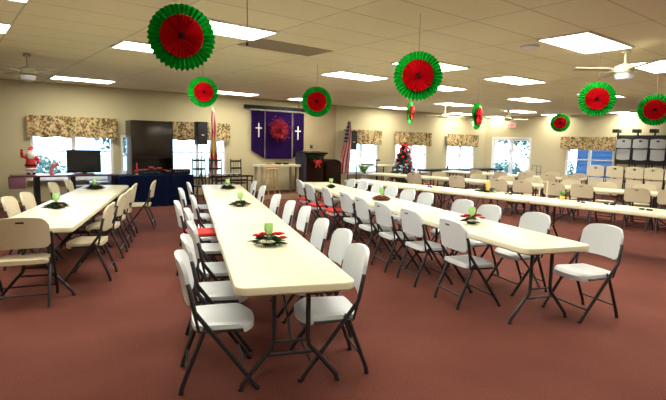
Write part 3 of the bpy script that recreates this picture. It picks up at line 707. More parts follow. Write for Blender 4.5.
# ---------------------------------------------------------------- left side: television corner
def W_empty(name, W, s_, off, z, lab, cat, group=None):
    o = empty(name, W.at(s_, off, z), W.rz); return tag(o, lab, cat, group)
fg_scale = 0.88
st = W_empty('media_table', BW, -0.12, 0.75, 0, 'long dark low media table under the left window', 'table')
m = MB(); m.box((0, 0, 0.765), (2.08, 0.50, 0.04), bev=0.008); m.build('tabletop', burg, st)
for x in (-0.55, 0.15, 1.01): m = MB(); m.box((x, 0, 0.3725), (0.10, 0.44, 0.745)); m.build('side_panel', black, st)
m = MB(); m.box((0.60, 0, 0.50), (0.84, 0.42, 0.03)); m.build('shelf', black, st)
m = MB(); m.box((-0.92, -0.03, 0.62), (0.30, 0.44, 0.24), bev=0.005); m.build('end_drawer', mauve, st, label='mauve end drawer')
tv = W_empty('television', BW, 0.30, 0.75, 0.786, 'black flat television standing on the media table', 'television')
m = MB(); m.box((0, 0, 0.295), (0.72, 0.06, 0.53), bev=0.012); m.build('casing', black, tv)
m = MB(); m.box((0, -0.032, 0.305), (0.66, 0.004, 0.46)); m.build('screen', pm('dark_screen', (0.008, 0.008, 0.010), 0.12), tv)
m = MB(); m.box((0, 0, 0.010), (0.40, 0.24, 0.02), bev=0.005); m.box((0, 0.01, 0.05), (0.10, 0.05, 0.08)); m.build('stand', black, tv)
pl_ = W_empty('disc_player', BW, 0.62, 0.74, 0.516, 'grey disc player on the shelf under the television', 'player')
m = MB(); m.box((0, 0, 0.05), (0.42, 0.3, 0.08), bev=0.006); m.box((-0.15, 0, 0.005), (0.03, 0.25, 0.01)); m.box((0.15, 0, 0.005), (0.03, 0.25, 0.01)); m.build('case', pm('grey_metal', (0.3, 0.34, 0.42), 0.3, 0.5), pl_)
m = MB(); m.box((0.08, -0.152, 0.055), (0.16, 0.006, 0.025)); m.build('display', MATS['dark_screen'], pl_)
# Christmas figurine (generic, red suit and white beard)
fg = W_empty('christmas_figurine', BW, -0.76, 0.72, 0.786, 'red and white bearded Christmas figurine standing on the left end of the media table', 'figurine')
fg.scale = (fg_scale, fg_scale, 0.97)
m = MB(); m.lathe([(0.08, 0.10), (0.115, 0.13), (0.12, 0.22), (0.105, 0.30), (0.10, 0.36), (0.08, 0.42), (0.04, 0.44)], n=18); m.build('body', redcloth, fg)
m = MB()
for sx in (-1, 1): m.tube([(sx*0.055, 0, 0.04), (sx*0.06, 0, 0.13)], 0.045, 10)
m.build('trousers', white_cl, fg)
m = MB()
for sx in (-1, 1): m.ball((sx*0.06, -0.02, 0.025), 0.045, (1, 1.5, .55))
m.build('boots', black, fg)
m = MB(); m.tube([(0.10, -0.01, 0.40), (0.17, -0.04, 0.33), (0.15, -0.12, 0.28)], [0.045, 0.04, 0.03], 10); m.build('arm', redcloth, fg)
m = MB(); m.tube([(-0.10, -0.01, 0.40), (-0.18, -0.04, 0.42), (-0.19, -0.07, 0.52)], [0.045, 0.04, 0.03], 10); m.build('arm', redcloth, fg)
m = MB(); m.ball((0.14, -0.15, 0.27), 0.028); m.ball((-0.19, -0.075, 0.555), 0.03); m.build('mittens', redcloth, fg)
m = MB(); m.lathe([(0.138, 0.20), (0.142, 0.215), (0.138, 0.235)], n=18); m.build('belt', black, fg)
m = MB(); m.lathe([(0.135, 0.115), (0.15, 0.13), (0.142, 0.155)], n=18); m.build('hem_fur', white_cl, fg)
m = MB(); m.ball((0, -0.01, 0.50), 0.075, (1, .95, 1.05)); m.ball((0, -0.085, 0.505), 0.014); m.build('head', skin, fg)
m = MB(); m.ball((0, -0.06, 0.44), 0.095, (1, .6, 1.15)); m.build('beard', white_cl, fg)
m = MB(); m.tube([(0, 0, 0.53), (0, 0.01, 0.59), (0.03, 0.02, 0.62), (0.08, 0.02, 0.60)], [0.07, 0.05, 0.03, 0.012], 12); m.build('hat', redcloth, fg)
m = MB(); m.lathe([(0.070, 0.525), (0.085, 0.535), (0.080, 0.555)], n=16); m.ball((0.09, 0.02, 0.59), 0.022); m.build('hat_trim', white_cl, fg)
hat = W_empty('ornament_goose', BW, -0.30, 0.72, 0.786, 'small pink and red curved ornament between the figurine and the television', 'ornament')
m = MB(); m.tube([(-0.06, 0, 0.0), (-0.07, 0, 0.10), (-0.02, 0, 0.20), (0.05, 0, 0.24), (0.10, 0, 0.17)], [0.035, 0.03, 0.05, 0.05, 0.01], 10); m.build('body', pinkpet, hat)
m = MB(); m.lathe([(0.07, 0), (0.075, 0.015), (0.03, 0.03)], c=(-0.05, 0, 0), n=14); m.build('base', redcloth, hat)
hat.name = 'curved_ornament'
# tall dark cabinet
cb = W_empty('tall_cabinet', BW, 1.90, 0.36, 0, 'tall dark glossy cabinet with an open black bay behind the navy table', 'cabinet')
m = MB(); m.box((-0.50, 0, 1.05), (0.03, 0.56, 2.07)); m.box((0.50, 0, 1.05), (0.03, 0.56, 2.07)); m.box((0, 0.27, 1.05), (0.97, 0.02, 2.07)); m.box((0, 0, 2.065), (0.97, 0.54, 0.03)); m.box((0, -0.005, 1.17), (0.97, 0.53, 0.03)); m.box((0, 0, 0.78), (0.97, 0.53, 0.03)); m.box((0, 0, 0.05), (0.97, 0.53, 0.1)); m.build('body', gloss, cb)
m = MB(); m.box((0, -0.275, 1.64), (0.97, 0.02, 0.90), bev=0.004); m.build('upper_door', gloss, cb)
m = MB(); m.box((0, -0.275, 0.43), (0.97, 0.02, 0.66), bev=0.004); m.build('lower_door', black, cb)
# navy cloth table
nt_ = W_empty('draped_table', BW, 1.84, 0.98, 0, 'table covered to the floor in navy blue cloth in front of the tall cabinet', 'table')
m = MB()
def ringn(ins, z, wob): 
    out = []
    for i, (x, y) in enumerate(rrect(0.88-ins, 0.30-ins, 0.03, 3)): out.append((x, y, z))
    return out
hx, hy = 0.88, 0.30
per = []
N = 120
for k in range(N):
    t = k/N*2*(2*hx+2*hy); 
    if t < 2*hx: p = (-hx+t, -hy, 0, -1)
    elif t < 2*hx+2*hy: p = (hx, -hy+(t-2*hx), 1, 0)
    elif t < 4*hx+2*hy: p = (hx-(t-2*hx-2*hy), hy, 0, 1)
    else: p = (-hx, hy-(t-4*hx-2*hy), -1, 0)
    per.append(p)
rings = []
for z, am in ((0.0, .028), (0.3, .022), (0.55, .010), (0.745, 0.0), (0.76, -0.01)):
    rings.append([(p[0]+p[2]*(am*math.sin(k*1.0)-(0.01 if z > .75 else 0)), p[1]+p[3]*(am*math.sin(k*1.0)-(0.01 if z > .75 else 0)), z) for k, p in enumerate(per)])
m.loft(rings); m.build('tablecloth', navy, nt_)
gar = W_empty('poinsettia_garland', BW, 1.78, 0.95, 0.761, 'pink and red poinsettia garland lying on the navy draped table', 'garland')
rg = random.Random(31); f = MB()
for k in range(60):
    x = rg.uniform(-.45, .45); a = rg.uniform(0, 6.28); b = Vector((x, rg.uniform(-.08, .08), .01)); t = b+Vector((math.cos(a)*.09, math.sin(a)*.06, .05)); sd = Vector((-math.sin(a), math.cos(a), 0))*.02
    f.face([b, (b+t)/2-sd, t, (b+t)/2+sd])
f.build('greenery', leaf, gar, smooth=False)
for k in range(11): flower(gar, (-0.42+0.084*k, rg.uniform(-.06, .06), 0.04+0.13*math.sin(PI*(k+.5)/11)*rg.uniform(.5, 1)), 0.08, PP if k % 4 else RP, rg)
cn = W_empty('red_candle', BW, 1.42, 0.98, 0.761, 'slim red taper candle at the left of the poinsettia garland', 'candle')
m = MB(); m.lathe([(0.012, 0.02), (0.012, 0.28), (0.002, 0.30)], n=10); m.build('taper', redcloth, cn)
m = MB(); m.lathe([(0.04, 0), (0.04, 0.01), (0.016, 0.02), (0.016, 0.035)], n=12); m.build('holder', gold, cn)
am_ = W_empty('amplifier', BW, 2.48, 0.95, 0.761, 'low black amplifier on the right end of the navy draped table', 'amplifier')
m = MB(); m.box((0, 0, 0.07), (0.44, 0.32, 0.12), bev=0.006)
for x in (-.18, .18): m.box((x, 0, 0.006), (0.03, 0.26, 0.012))
m.build('case', black, am_)
m = MB()
for k in range(5): m.lathe([(0.012, 0), (0.010, 0.014)], c=(-0.15+0.07*k, -0.16, 0.07), n=10, M=Matrix.Rotation(PI/2, 4, 'X'))
m.build('knobs', MATS['grey_metal'], am_)
# loudspeaker on stand
def speaker(W, s_, off, z0, hgt, wid, lab, stand=True):
    root = W_empty('loudspeaker', W, s_, off, 0, lab, 'loudspeaker', 'black loudspeakers')
    m = MB(); m.box((0, 0, z0+hgt/2), (wid, wid*.9, hgt), bev=0.015); m.build('cabinet', black, root)
    m = MB(); m.box((0, -wid*.45-.006, z0+hgt/2), (wid*.88, 0.012, hgt*.9)); m.build('grille', pm('grille', (0.015, 0.015, 0.017), 0.8, 0.0), root)
    m = MB(); m.box((0, -wid*.45-.014, z0+hgt*.42), (0.07, 0.004, 0.02)); m.build('badge', white_tr, root)
    m = MB()
    if stand:
        m.tube([(0, 0, 0.55), (0, 0, z0)], 0.017, 8)
        for k in range(3): a = 2*PI*k/3+.5; m.tube([(0, 0, 0.85), (math.cos(a)*.18, math.sin(a)*.18, 0.01)], 0.012, 8)
        m.tube([(0, 0, .8), (0, 0, .9)], .03, 8)
        m.build('tripod_stand', blackmetal, root)
    else:
        m.box((0, wid*.45+off/2-wid*.225, z0+hgt*.6), (0.08, max(off-wid*.45, .02), 0.08)); m.build('wall_bracket', blackmetal, root)
speaker(BW, 3.17, 0.62, 1.52, 0.60, 0.28, 'black loudspeaker on a stand in front of the window behind the centre tables')
speaker(BW, 8.50, 0.30, 1.43, 0.63, 0.28, 'black loudspeaker mounted at the left edge of the window beside the striped flag', False)
# flags
def flag(W, s_, off, lab, kind, pole_h, fz0, fz1, width, lean=0.0, side=0.0):
    root = W_empty('flag_on_pole', W, s_, off, 0, lab, 'flag')
    m = MB(); m.tube([(0, 0, 0.03), (lean, 0, pole_h-0.12)], 0.014, 8); m.build('pole', gold if kind != 'stripes' else darkwood, root)
    m = MB(); m.lathe([(0.012, pole_h-.12), (0.024, pole_h-.09), (0.008, pole_h-.06), (0.022, pole_h-.03), (0.001, pole_h+.03)], c=(lean, 0, 0), n=10); m.build('finial', gold, root)
    m = MB(); m.lathe([(0.16, 0), (0.15, 0.03), (0.04, 0.06), (0.03, 0.12)], n=18); m.build('base', gold, root)
    me = MB(); nu, nv = 30, 24; bm = me.bm; V = []
    uvd = {}
    for i in range(nu+1):
        row = []
        for j in range(nv+1):
            u, v = i/nu, j/nv                     # u down the drape, v across its folds
            ww = width*(0.22+0.78*min(1, u*1.5)**0.8)*(1-0.15*max(0, u-.8)/.2)
            x = lean+ww*(v-0.5)*1.0-side*ww*0.5*(0.3+0.7*u)
            y = -0.035-0.045*(0.4+0.6*u)*math.sin(v*PI*5+u*1.5)
            z = fz1-(fz1-fz0)*u-0.10*(1-abs(2*v-1))*(u**2)+0.05*u*(v-.5)
            p = bm.verts.new((x, y, z)); uvd[p] = (u, 0.98-0.9*v-0.25*u*(1 if kind == 'stripes' else 0)) ; row.append(p)
        V.append(row)
    uvl = bm.loops.layers.uv.new('UVMap')
    for i in range(nu):
        for j in range(nv):
            fc = bm.faces.new((V[i][j], V[i+1][j], V[i+1][j+1], V[i][j+1]))
            for lp in fc.loops: lp[uvl].uv = uvd[lp.vert]
    o = me.build('flag_cloth', flag_mat(kind), root); so = o.modifiers.new('thickness', 'SOLIDIFY'); so.thickness = 0.004
flag(BW, 3.50, 0.62, 'white and red flag with a gold centre draped on a pole beside the loudspeaker', 'saltire', 2.5, 0.62, 2.44, 0.26)
flag(BW, 8.28, 0.42, 'striped flag with a blue starred corner, draped on a pole by the window', 'stripes', 2.50, 0.70, 2.36, 0.46, side=0.75)
# dark ladder-back chairs and bench
def ladder_chair(s_, off, rz, lab, h=1.15):
    root = empty('ladderback_chair', BW.at(s_, off, 0), BW.rz+rz); tag(root, lab, 'chair', 'dark ladder-back chairs by the windows')
    m = MB(); m.box((0, 0, 0.45), (0.38, 0.36, 0.03), bev=0.006); m.build('seat', darkwood, root)
    for sx in (-1, 1):
        m = MB(); m.tube([(sx*.17, -.16, 0), (sx*.17, -.16, .44)], .016, 8); m.build('leg', blackmetal, root)
        m = MB(); m.tube([(sx*.17, .17, 0), (sx*.17, .17, .46), (sx*.165, .21, h)], .016, 8); m.build('leg', blackmetal, root)
    m = MB()
    for k in range(3): m.box((0, .185+.008*k, .66+(h-.72)*k/2.0), (.34, .014, .05))
    for k in (-1, 0, 1): m.tube([(k*.07, .178, .47), (k*.07, .205, h-.08)], .007, 6)
    m.build('backrest', blackmetal, root)
    for sy in (-.16, .17): m = MB(); m.tube([(-.17, sy, .2), (.17, sy, .2)], .01, 6); m.build('stretcher', blackmetal, root)
ladder_chair(2.98, 1.15, 0.0, 'dark ladder-back chair under the black loudspeaker', 1.17)
ladder_chair(3.42, 1.12, -0.1, 'dark ladder-back chair right in front of the gold-centred flag', 1.17)
ladder_chair(4.36, 0.45, 0.1, 'dark ladder-back chair standing alone left of the purple banner', 1.12)
bn = W_empty('side_table', BW, 3.62, 1.62, 0, 'narrow dark console table with thin legs in front of the ladder-back chairs', 'table')
m = MB(); m.box((0, 0, 0.73), (1.05, 0.34, 0.03), bev=0.005); m.build('tabletop', darkwood, bn)
for sx in (-1, 1):
    for sy in (-1, 1): m = MB(); m.box((sx*.49, sy*.14, .3575), (.03, .03, .715)); m.build('leg', blackmetal, bn)
m = MB(); m.box((0, -.14, .62), (.95, .012, .03)); m.box((0, .14, .62), (.95, .012, .03)); m.build('rail', blackmetal, bn)
sh = W_empty('white_dishes', BW, 3.50, 1.62, 0.746, 'row of small white bowls on the dark console table', 'dish')
for k in range(4): m = MB(); m.lathe([(.03, 0), (.07, .05), (.065, .05), (.02, .01)], c=(-.24+.16*k, 0, 0), n=14); m.build('bowl', white_cl, sh)
sh.name = 'bowl_set'

# ---------------------------------------------------------------- platform, banner, altar
mb = MB(); mb.box(BW.at(6.42, 0.53, 0.07), (3.24, 1.06, 0.14), BW.rz); o = struct(mb.build('floor_platform', carpet, smooth=False))
mb = MB(); mb.box(BW.at(6.42, 1.065, 0.065), (3.24, 0.012, 0.13), BW.rz); o = struct(mb.build('trim_2', tan_paint, smooth=False))
sc_ = W_empty('projector_screen', BW, 5.75, 0.10, 2.60, 'rolled-up projector screen in a long black case above the purple banner', 'screen')
m = MB(); m.box((0, 0, 0.05), (2.15, 0.12, 0.11), bev=0.02); m.build('case', black, sc_)
m = MB(); m.box((0, -0.02, -0.012), (1.75, 0.02, 0.015)); m.build('bottom_bar', white_tr, sc_)
bnr = W_empty('purple_banner', BW, 5.86, 0.03, 0, 'three-part purple cloth banner with two white crosses', 'banner')
def banner_panel(xa, xb, ztop, za, zb, name='panel'):
    m = MB(); n = 10
    def P(u, v, off):
        x = xa+(xb-xa)*u; zb_ = za+(zb-za)*u
        return (x, -0.03+0.008*math.sin(u*9)+off, zb_+(ztop-zb_)*v)
    m.grid_solid(lambda u, v: P(u, v, -.003), lambda u, v: P(u, v, .003), n, 4); return m.build(name, purple, bnr)
pA = banner_panel(-0.94, -0.50, 2.56, 1.38, 1.13); pB = banner_panel(-0.49, 0.45, 2.56, 1.12, 1.12); pC = banner_panel(0.49, 0.90, 2.56, 1.13, 1.40)
for x, z, par in ((-0.70, 1.98, pA), (0.67, 1.93, pC)):
    m = MB(); m.box((x, -0.048, z), (0.035, 0.012, 0.42)); m.box((x, -0.048, z+0.06), (0.21, 0.0125, 0.035)); m.build('cross', white_cl, par)
for x in (-0.495, 0.47): m = MB(); m.tube([(x, -0.055, 1.12), (x, -0.055, 2.58)], 0.010, 6); m.build('cord', pm('pale_cord', (0.30, 0.25, 0.22), 0.8), bnr)
m = MB(); m.tube([(-0.98, -0.03, 2.565), (0.94, -0.03, 2.565)], 0.012, 6); m.build('rod', white_tr, bnr)
wr = W_empty('red_wreath', BW, 5.80, 0.18, 2.0, 'round red tinsel wreath hanging in front of the purple banner', 'wreath')
rg = random.Random(41); m = MB()
for k in range(1000):
    a = rg.uniform(0, 2*PI); R0 = 0.20+rg.gauss(0, .065); c = Vector((R0*math.cos(a), -.02+rg.gauss(0, .025), R0*math.sin(a))); d = Vector((rg.gauss(0, 1), rg.gauss(0, 1), rg.gauss(0, 1))).normalized()*.05; e = d.orthogonal().normalized()*.010
    m.face([c-d, c+e, c+d, c-e])
m.build('tinsel', pm('red_tinsel', (0.42, 0.03, 0.04), 0.3, 0.5, var=.5, scale=60), wr, smooth=False)
m = MB(); rg2 = []
for k in range(28): a = 2*PI*k/28; rg2.append((.19*math.cos(a), 0, .19*math.sin(a)))
m.tube(rg2+[rg2[0]], .015, 6); m.build('ring', redcloth, wr)
al = W_empty('altar_table', BW, 5.55, 0.50, 0.14, 'white-topped altar table under the purple banner', 'table')
m = MB(); m.box((0, 0, 0.80), (1.36, 0.50, 0.06), bev=0.008); m.build('tabletop', table_pl, al)
for sx in (-1, 1):
    for sy in (-1, 1): m = MB(); m.box((sx*.60, sy*.20, .385), (.06, .06, .77)); m.build('leg', tan_paint, al)
for k, (x, mt) in enumerate(((-0.25, lightwood), (0.05, darkwood), (0.3, darkwood))):
    o = W_empty('wooden_tray', BW, 5.55+x, 0.50, 0.972, ['light wooden tray on the left of the altar table', 'dark wooden tray in the middle of the altar table', 'dark wooden tray on the right of the altar table'][k], 'tray', 'trays on the altar table')
    m = MB(); m.lathe([(.07, 0), (.10, .02), (.105, .045), (.095, .045), (.085, .02), (.01, .012)], n=16); m.build('dish', mt, o)
es = W_empty('wooden_stool', BW, 5.15, 0.93, 0.14, 'tall light wood stool with rungs in front of the altar table', 'stool')
m = MB(); m.lathe([(.15, .70), (.16, .71), (.16, .73), (.15, .74)], n=20); m.build('seat', lightwood, es)
for sx in (-1, 1):
    for sy in (-1, 1): m = MB(); m.tube([(sx*.10, sy*.10, .70), (sx*.19, sy*.15, 0)], .016, 8); m.build('leg', lightwood, es)
for z, q in ((.2, .165), (.45, .13)):
    for sy in (-1, 1): m = MB(); m.tube([(-q, sy*q*.8, z), (q, sy*q*.8, z)], .010, 6); m.build('rung', lightwood, es)
    for sx in (-1, 1): m = MB(); m.tube([(sx*q, -q*.8, z+.04), (sx*q, q*.8, z+.04)], .010, 6); m.build('rung', lightwood, es)
lc = W_empty('wooden_lectern', BW, 6.72, 0.55, 0.14, 'tall dark wooden lectern draped with greenery and a red bow', 'lectern')
m = MB(); m.box((0, 0, 0.03), (0.80, 0.52, 0.06), bev=.01); m.box((0.03, 0.02, 0.60), (0.66, 0.42, 1.10), bev=.01); m.build('body', darkwood, lc)
m = MB(); m.box((-0.36, 0, 0.62), (0.10, 0.50, 1.14), bev=.01); m.build('side_column', pm('slate_paint', (0.02, 0.024, 0.04), 0.5), lc, label='slate coloured left column')
m = MB(); m.box((0, -0.02, 1.20), (0.80, 0.54, 0.04), bev=.008, M=Matrix.Rotation(rad(4), 4, 'X')); m.build('reading_top', darkwood, lc)
rg = random.Random(51); m = MB()
for k in range(260):
    x = rg.uniform(-.28, .36); zz = 1.16-0.30*(1-abs(x)/.4)*rg.random()+rg.uniform(-.02, .08); c = Vector((x, -.29+rg.uniform(-.03, .02), zz)); d = Vector((rg.gauss(0, 1), rg.gauss(0, .4), rg.gauss(0, 1))).normalized()*.05; e = d.orthogonal().normalized()*.014
    m.face([c-d, c+e, c+d, c-e])
m.build('garland', leaf, lc, smooth=False)
m = MB()
for sx in (-1, 1):
    m.tube([(0.05, -.32, .92), (0.05+sx*.09, -.33, .98), (0.05+sx*.13, -.32, .93), (0.05+sx*.08, -.33, .89), (0.05, -.32, .92)], .022, 6)
    m.tube([(0.05, -.32, .92), (0.05+sx*.05, -.33, .82), (0.05+sx*.08, -.33, .74)], [.02, .024, .016], 6)
m.build('red_bow', redcloth, lc)
og = W_empty('wooden_cabinet', BW, 7.52, 0.45, 0.14, 'dark brown wooden cabinet with a rounded top right of the lectern', 'cabinet')
m = MB(); prof = [(-.30, 0), (.30, 0), (.30, .85)]+[(.30*math.cos(rad(a)), .85+.14*math.sin(rad(a))) for a in range(15, 180, 15)]+[(-.30, .85)]
m.loft([[(x, -.22, z) for x, z in prof], [(x, .22, z) for x, z in prof]]); m.build('body', darkwood, og, smooth=False)
m = MB(); m.box((0, -.228, .42), (.50, .016, .70), bev=.004); m.build('door', darkwood, og)
wl = W_empty('wall_thermostat', BW, 7.05, 0.05, 1.52, 'small dark thermostat on the wall above the lectern', 'thermostat')
m = MB(); m.box((0, -.015, 0), (.08, .03, .10), bev=.005); m.build('case', black, wl)
m = MB(); m.box((0, -.032, .02), (.05, .004, .03)); m.build('dial', MATS['grey_metal'], wl)

# ---------------------------------------------------------------- far wall: plant, buffet, tree, dark table
ps = W_empty('plant_stand', BW, 8.62, 0.85, 0, 'tall stand holding white flowers under the window by the striped flag', 'plant stand')
m = MB(); m.lathe([(.14, 0), (.03, .03), (.02, .1), (.02, .48), (.12, .50), (.12, .52)], n=14); m.build('stand', white_tr, ps)
m = MB(); m.lathe([(.07, .52), (.11, .64), (.10, .65), (.01, .63)], n=14); m.build('pot', tan_paint, ps)
rg = random.Random(61); m = MB()
for k in range(160):
    a = rg.uniform(0, 6.28); l = rg.uniform(.1, .36); b = Vector((0, 0, .62)); t = b+Vector((math.cos(a)*l*.6, math.sin(a)*l*.6, l)); sd = Vector((-math.sin(a), math.cos(a), 0))*.02
    m.face([b+(t-b)*.5, b+(t-b)*.75-sd, t, b+(t-b)*.75+sd])
m.build('foliage', leaf_l, ps, smooth=False)
for k in range(9): a = k*.7; flower(ps, (.15*math.cos(a), .15*math.sin(a), .82+.1*((k*7) % 3)/2), .06, WP, rg)
bf = W_empty('buffet_table', BW, 9.48, 0.38, 0, 'white-topped serving table along the far wall left of the decorated tree', 'table')
m = MB(); slab(m, .70, .30, .04, .88, .93, .01); m.build('tabletop', table_pl, bf)
for sx in (-1, 1):
    for sy in (-1, 1): m = MB(); m.tube([(sx*.62, sy*.24, 0), (sx*.62, sy*.24, .88)], .02, 8); m.build('leg', blackmetal, bf)
bgd = W_empty('black_bag', BW, 9.45, 0.38, 0.0, 'soft black bag on the floor under the white serving table', 'bag')
m = MB(); m.ball((0, 0, .20), .20, (1.6, .9, 1)); m.build('body', black, bgd)
m = MB(); m.tube([(-.15, 0, .36), (-.10, 0, .50), (.10, 0, .50), (.15, 0, .36)], .012, 6); m.build('handle', blackmetal, bgd)
hb = W_empty('black_tray', BW, 9.15, 0.38, 0.932, 'flat black tray on the left of the white serving table', 'tray')
m = MB(); slab(m, .20, .13, .04, 0, .04, .008); m.build('dish', black, hb)
m = MB(); m.tube([(-.2, 0, .03), (-.23, 0, .05), (-.2, .04, .05)], .006, 5); m.build('handle', blackmetal, hb)
po = W_empty('music_stand', BW, 8.95, 1.10, 0, 'thin black upright stand left of the white serving table', 'stand')
m = MB(); m.tube([(0, 0, .02), (0, 0, 1.1)], .014, 8); m.build('pole', blackmetal, po)
m = MB(); m.lathe([(.15, 0), (.14, .02), (.02, .03)], n=16); m.build('base', blackmetal, po)
m = MB(); m.box((.04, -.01, 1.12), (.16, .02, .05)); m.build('ledge', blackmetal, po)
# decorated tree
xt = W_empty('christmas_tree', BW, 10.20, 1.05, 0, 'decorated green Christmas tree with red bow and star by the far windows', 'Christmas tree')
rg = random.Random(71); m = MB()
Ht, Rt = 1.72, 0.52
for k in range(5200):
    h = rg.random()**1.35; z = .22+h*(Ht-.25); R0 = Rt*(1-h)**.85+.02; a = rg.uniform(0, 2*PI); q = R0*rg.uniform(.45, 1.02)
    c = Vector((q*math.cos(a), q*math.sin(a), z)); d = Vector((math.cos(a), math.sin(a), rg.uniform(-.5, .15))).normalized()*.07; e = Vector((-math.sin(a), math.cos(a), rg.uniform(-.4, .4))).normalized()*.020
    m.face([c-d, c+e, c+d, c-e])
m.build('branches', pm('fir_green', (0.010, 0.030, 0.010), 0.7, var=.4, scale=20), xt, smooth=False)
m = MB(); m.tube([(0, 0, 0.02), (0, 0, Ht)], [.03, .01], 8); m.lathe([(.2, 0), (.19, .03), (.04, .08)], n=16); m.build('trunk', bark, xt)
m = MB(); pts = []
for k in range(10): rr = .10 if k % 2 == 0 else .045; a = PI/2+k*PI/5; pts.append((rr*math.cos(a), rr*math.sin(a)))
m.loft([[(x, -.015, Ht+.09+z) for x, z in pts], [(x, .015, Ht+.09+z) for x, z in pts]]); st_ = m.build('star', yellow, xt, smooth=False)
m = MB()
for sx in (-1, 1):
    m.ball((sx*.09, -.07, Ht-.08), .075, (1.3, .6, .75), 1); m.tube([(0, -.09, Ht-.08), (sx*.08, -.16, Ht-.22), (sx*.11, -.2, Ht-.36)], [.02, .03, .02], 6)
m.build('red_bow', redcloth, xt)
for k in range(46):
    h = (k+.5)/46; z = .30+h*(Ht-.45); R0 = Rt*(1-(z-.22)/(Ht-.25))**.85+.03; a = k*2.4
    m = MB(); m.ball((R0*math.cos(a), R0*math.sin(a), z), .05, sub=2); m.build('bauble', (redfoil, pinkpet, white_cl, redcloth, pinkpet)[k % 5], xt)
gb_ = W_empty('gift_box', BW, 10.85, 1.60, 0, 'red wrapped gift box at the foot of the Christmas tree', 'gift')
m = MB(); m.box((0, 0, .17), (.34, .30, .34), bev=.006); m.build('box', redcloth, gb_)
m = MB(); m.box((0, 0, .17), (.04, .306, .346)); m.box((0, 0, .17), (.346, .04, .3465)); m.build('ribbon', gold, gb_)
bt = W_empty('dark_table', BW, 13.45, 0.85, 0, 'very long dark-topped table in front of the last window before the corner', 'table')
m = MB(); m.box((0.05, 0, .74), (4.2, .70, .07), bev=.01); m.build('tabletop', black, bt)
for x in (-1.95, -.6, .6, 2.0):
    for sy in (-1, 1): m = MB(); m.tube([(x, sy*.28, 0), (x, sy*.28, .71)], .02, 8); m.build('leg', blackmetal, bt)
sm = W_empty('small_statue', BW, 12.5, 1.0, .776, 'small dark ornament on the left half of the long dark table', 'ornament')
m = MB(); m.lathe([(.05, 0), (.05, .02), (.02, .04), (.035, .09), (.01, .14)], n=12); m.build('body', black, sm)

# ---------------------------------------------------------------- right wall: exit sign, easel, rack
ex = W_empty('exit_sign', RW, 1.16, 0.02, 2.44, 'small lit red exit sign above the glass door', 'exit sign')
m = MB(); m.box((0, -.03, .10), (.34, .05, .21), bev=.006); m.build('housing', white_tr, ex)
redglow = em('exit_letters', (1.0, 0.08, 0.04), 1.6)
m = MB()
def stroke(x0, z0, x1, z1, t=.016):
    d = Vector((x1-x0, 0, z1-z0)); L = d.length; a = math.atan2(z1-z0, x1-x0)
    M = Matrix.Translation(((x0+x1)/2, -.058, (z0+z1)/2)) @ Matrix.Rotation(-a, 4, 'Y'); m.box((0, 0, 0), (L+t*.6, .006, t), M=M)
b0, b1, bm_ = .04, .16, .10
stroke(-.13, b0, -.13, b1); stroke(-.13, b1, -.085, b1); stroke(-.13, bm_, -.09, bm_); stroke(-.13, b0, -.085, b0)
stroke(-.055, b0, .0, b1); stroke(-.055, b1, .0, b0)
stroke(.035, b0, .035, b1); stroke(.07, b1, .13, b1); stroke(.10, b0, .10, b1)
m.build('letters', redglow, ex, smooth=False)
ea = W_empty('metal_easel', RW, 2.44, 0.42, 0, 'small dark metal frame stand against the wall right of the glass door', 'stand')
m = MB(); m.tube([(-.17, 0, 0), (-.17, .03, .95), (.17, .03, .95), (.17, 0, 0)], .012, 6); m.tube([(-.17, .02, .70), (.17, .02, .70)], .010, 6); m.build('frame', blackmetal, ea)
m = MB(); m.tube([(0, .03, .93), (0, .25, 0)], .010, 6); m.build('support', blackmetal, ea)
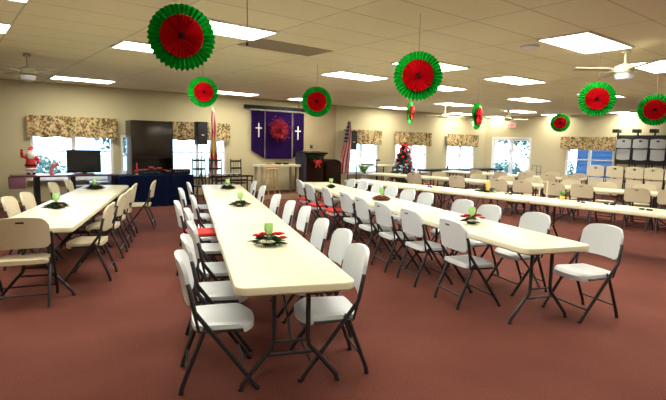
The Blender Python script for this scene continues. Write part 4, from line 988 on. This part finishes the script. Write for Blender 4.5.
# chair rack on the right wall
rk = W_empty('chair_rack', RW, 6.38, 0.40, 0, 'black metal storage rack carrying folded chairs by the right wall', 'rack')
m = MB()
for x in (-1.18, -.58, -.08, .42, .92):
    m.box((x, 0.0, 1.12), (.05, .05, 2.24)); m.box((x, -.15, 2.27), (.20, .36, .12), bev=.01)
m.build('posts', rack_m, rk, smooth=False)
m = MB()
for z in (2.10, 1.20, .55): m.box((-.12, .03, z), (2.2, .06, .07))
m.box((-.12, .12, 1.62), (2.2, .03, .95)); m.build('rails', rack_m, rk, smooth=False)
m = MB(); m.box((-.12, .05, .10), (2.2, .60, .08)); m.build('base', rack_m, rk, smooth=False)
def folded_meshes(pl):
    M = {}
    def bk(u, v, off):
        a = 2*u-1; top = .99-.03*a*a; bot = .67+.02*a*a; z = bot+(top-bot)*v
        return (.215*a*(1+.03*(1-v)), -.02-.02*(1-a*a)+off, z)
    b = MB(); b.grid_solid(lambda u, v: bk(u, v, -.012), lambda u, v: bk(u, v, .012), 10, 6, skip=lambda i, j: j == 4 and 4 <= i <= 5); M['backrest'] = b.mesh('backrest')
    def se(u, v, off):
        a = 2*u-1; z = .30+.34*v-(.03*(1-v))*(1-a*a); return (.20*a, .02+off-.01*(1-a*a), z)
    b = MB(); b.grid_solid(lambda u, v: se(u, v, -.014), lambda u, v: se(u, v, .014), 8, 6); M['seat'] = b.mesh('seat')
    for k in M: M[k].materials.append(pl)
    L = []
    for sx in (-1, 1):
        t = MB(); t.tube([(sx*.225, .0, .02), (sx*.225, .0, .90)], .012, 6); t.tube([(sx*.195, .04, .02), (sx*.20, .035, .5)], .012, 6); l = t.mesh('leg'); l.materials.append(bronze); L.append(l)
    M['legs'] = L; return M
FM = folded_meshes(almond_pl)
FMw = folded_meshes(white_pl)
def folded(loc, rz, lab, group, M=FM):
    root = empty('folded_chair', loc, rz); tag(root, lab, 'chair', group)
    for k in ('backrest', 'seat'):
        o = bpy.data.objects.new(k, M[k]); C.objects.link(o); o.parent = root
    for l in M['legs']:
        o = bpy.data.objects.new('leg', l); C.objects.link(o); o.parent = root
for i, s_ in enumerate((5.46, 5.96, 6.46, 6.96)):
    folded(RW.at(s_, 0.62, 1.02), RW.rz, 'folded white chair hung in the upper row of the wall rack, %s from the window' % ordn[i], 'folded chairs on the wall rack', FMw)
# low cart with four folded chairs
ct = empty('chair_cart', (14.62, 5.33, 0), rad(-90)); tag(ct, 'low black cart holding a row of folded chairs in front of the wall rack', 'cart')
m = MB(); m.box((0, 0.06, .12), (2.5, .50, .06))
m.build('base', rack_m, ct, smooth=False)
m = MB()
for x in (-1.22, 1.22): m.box((x, .06, .62), (.04, .04, .94))
m.box((0, .06, 1.03), (2.44, .04, .04)); m.build('frame', rack_m, ct, smooth=False)
m = MB()
for x in (-1.1, 1.1):
    for y in (-.12, .24): m.lathe([(.045, -.015), (.045, .015)], c=(x, y, .045), n=14, M=Matrix.Rotation(PI/2, 4, 'Y'))
m.build('wheels', black, ct)
for i, y in enumerate((6.30, 5.80, 5.31, 4.85, 4.38)):
    folded((14.50, y, 0.20), rad(-90), 'cream folded chair standing on the low cart, %s from the left' % ordn[i], 'folded chairs on the low cart')
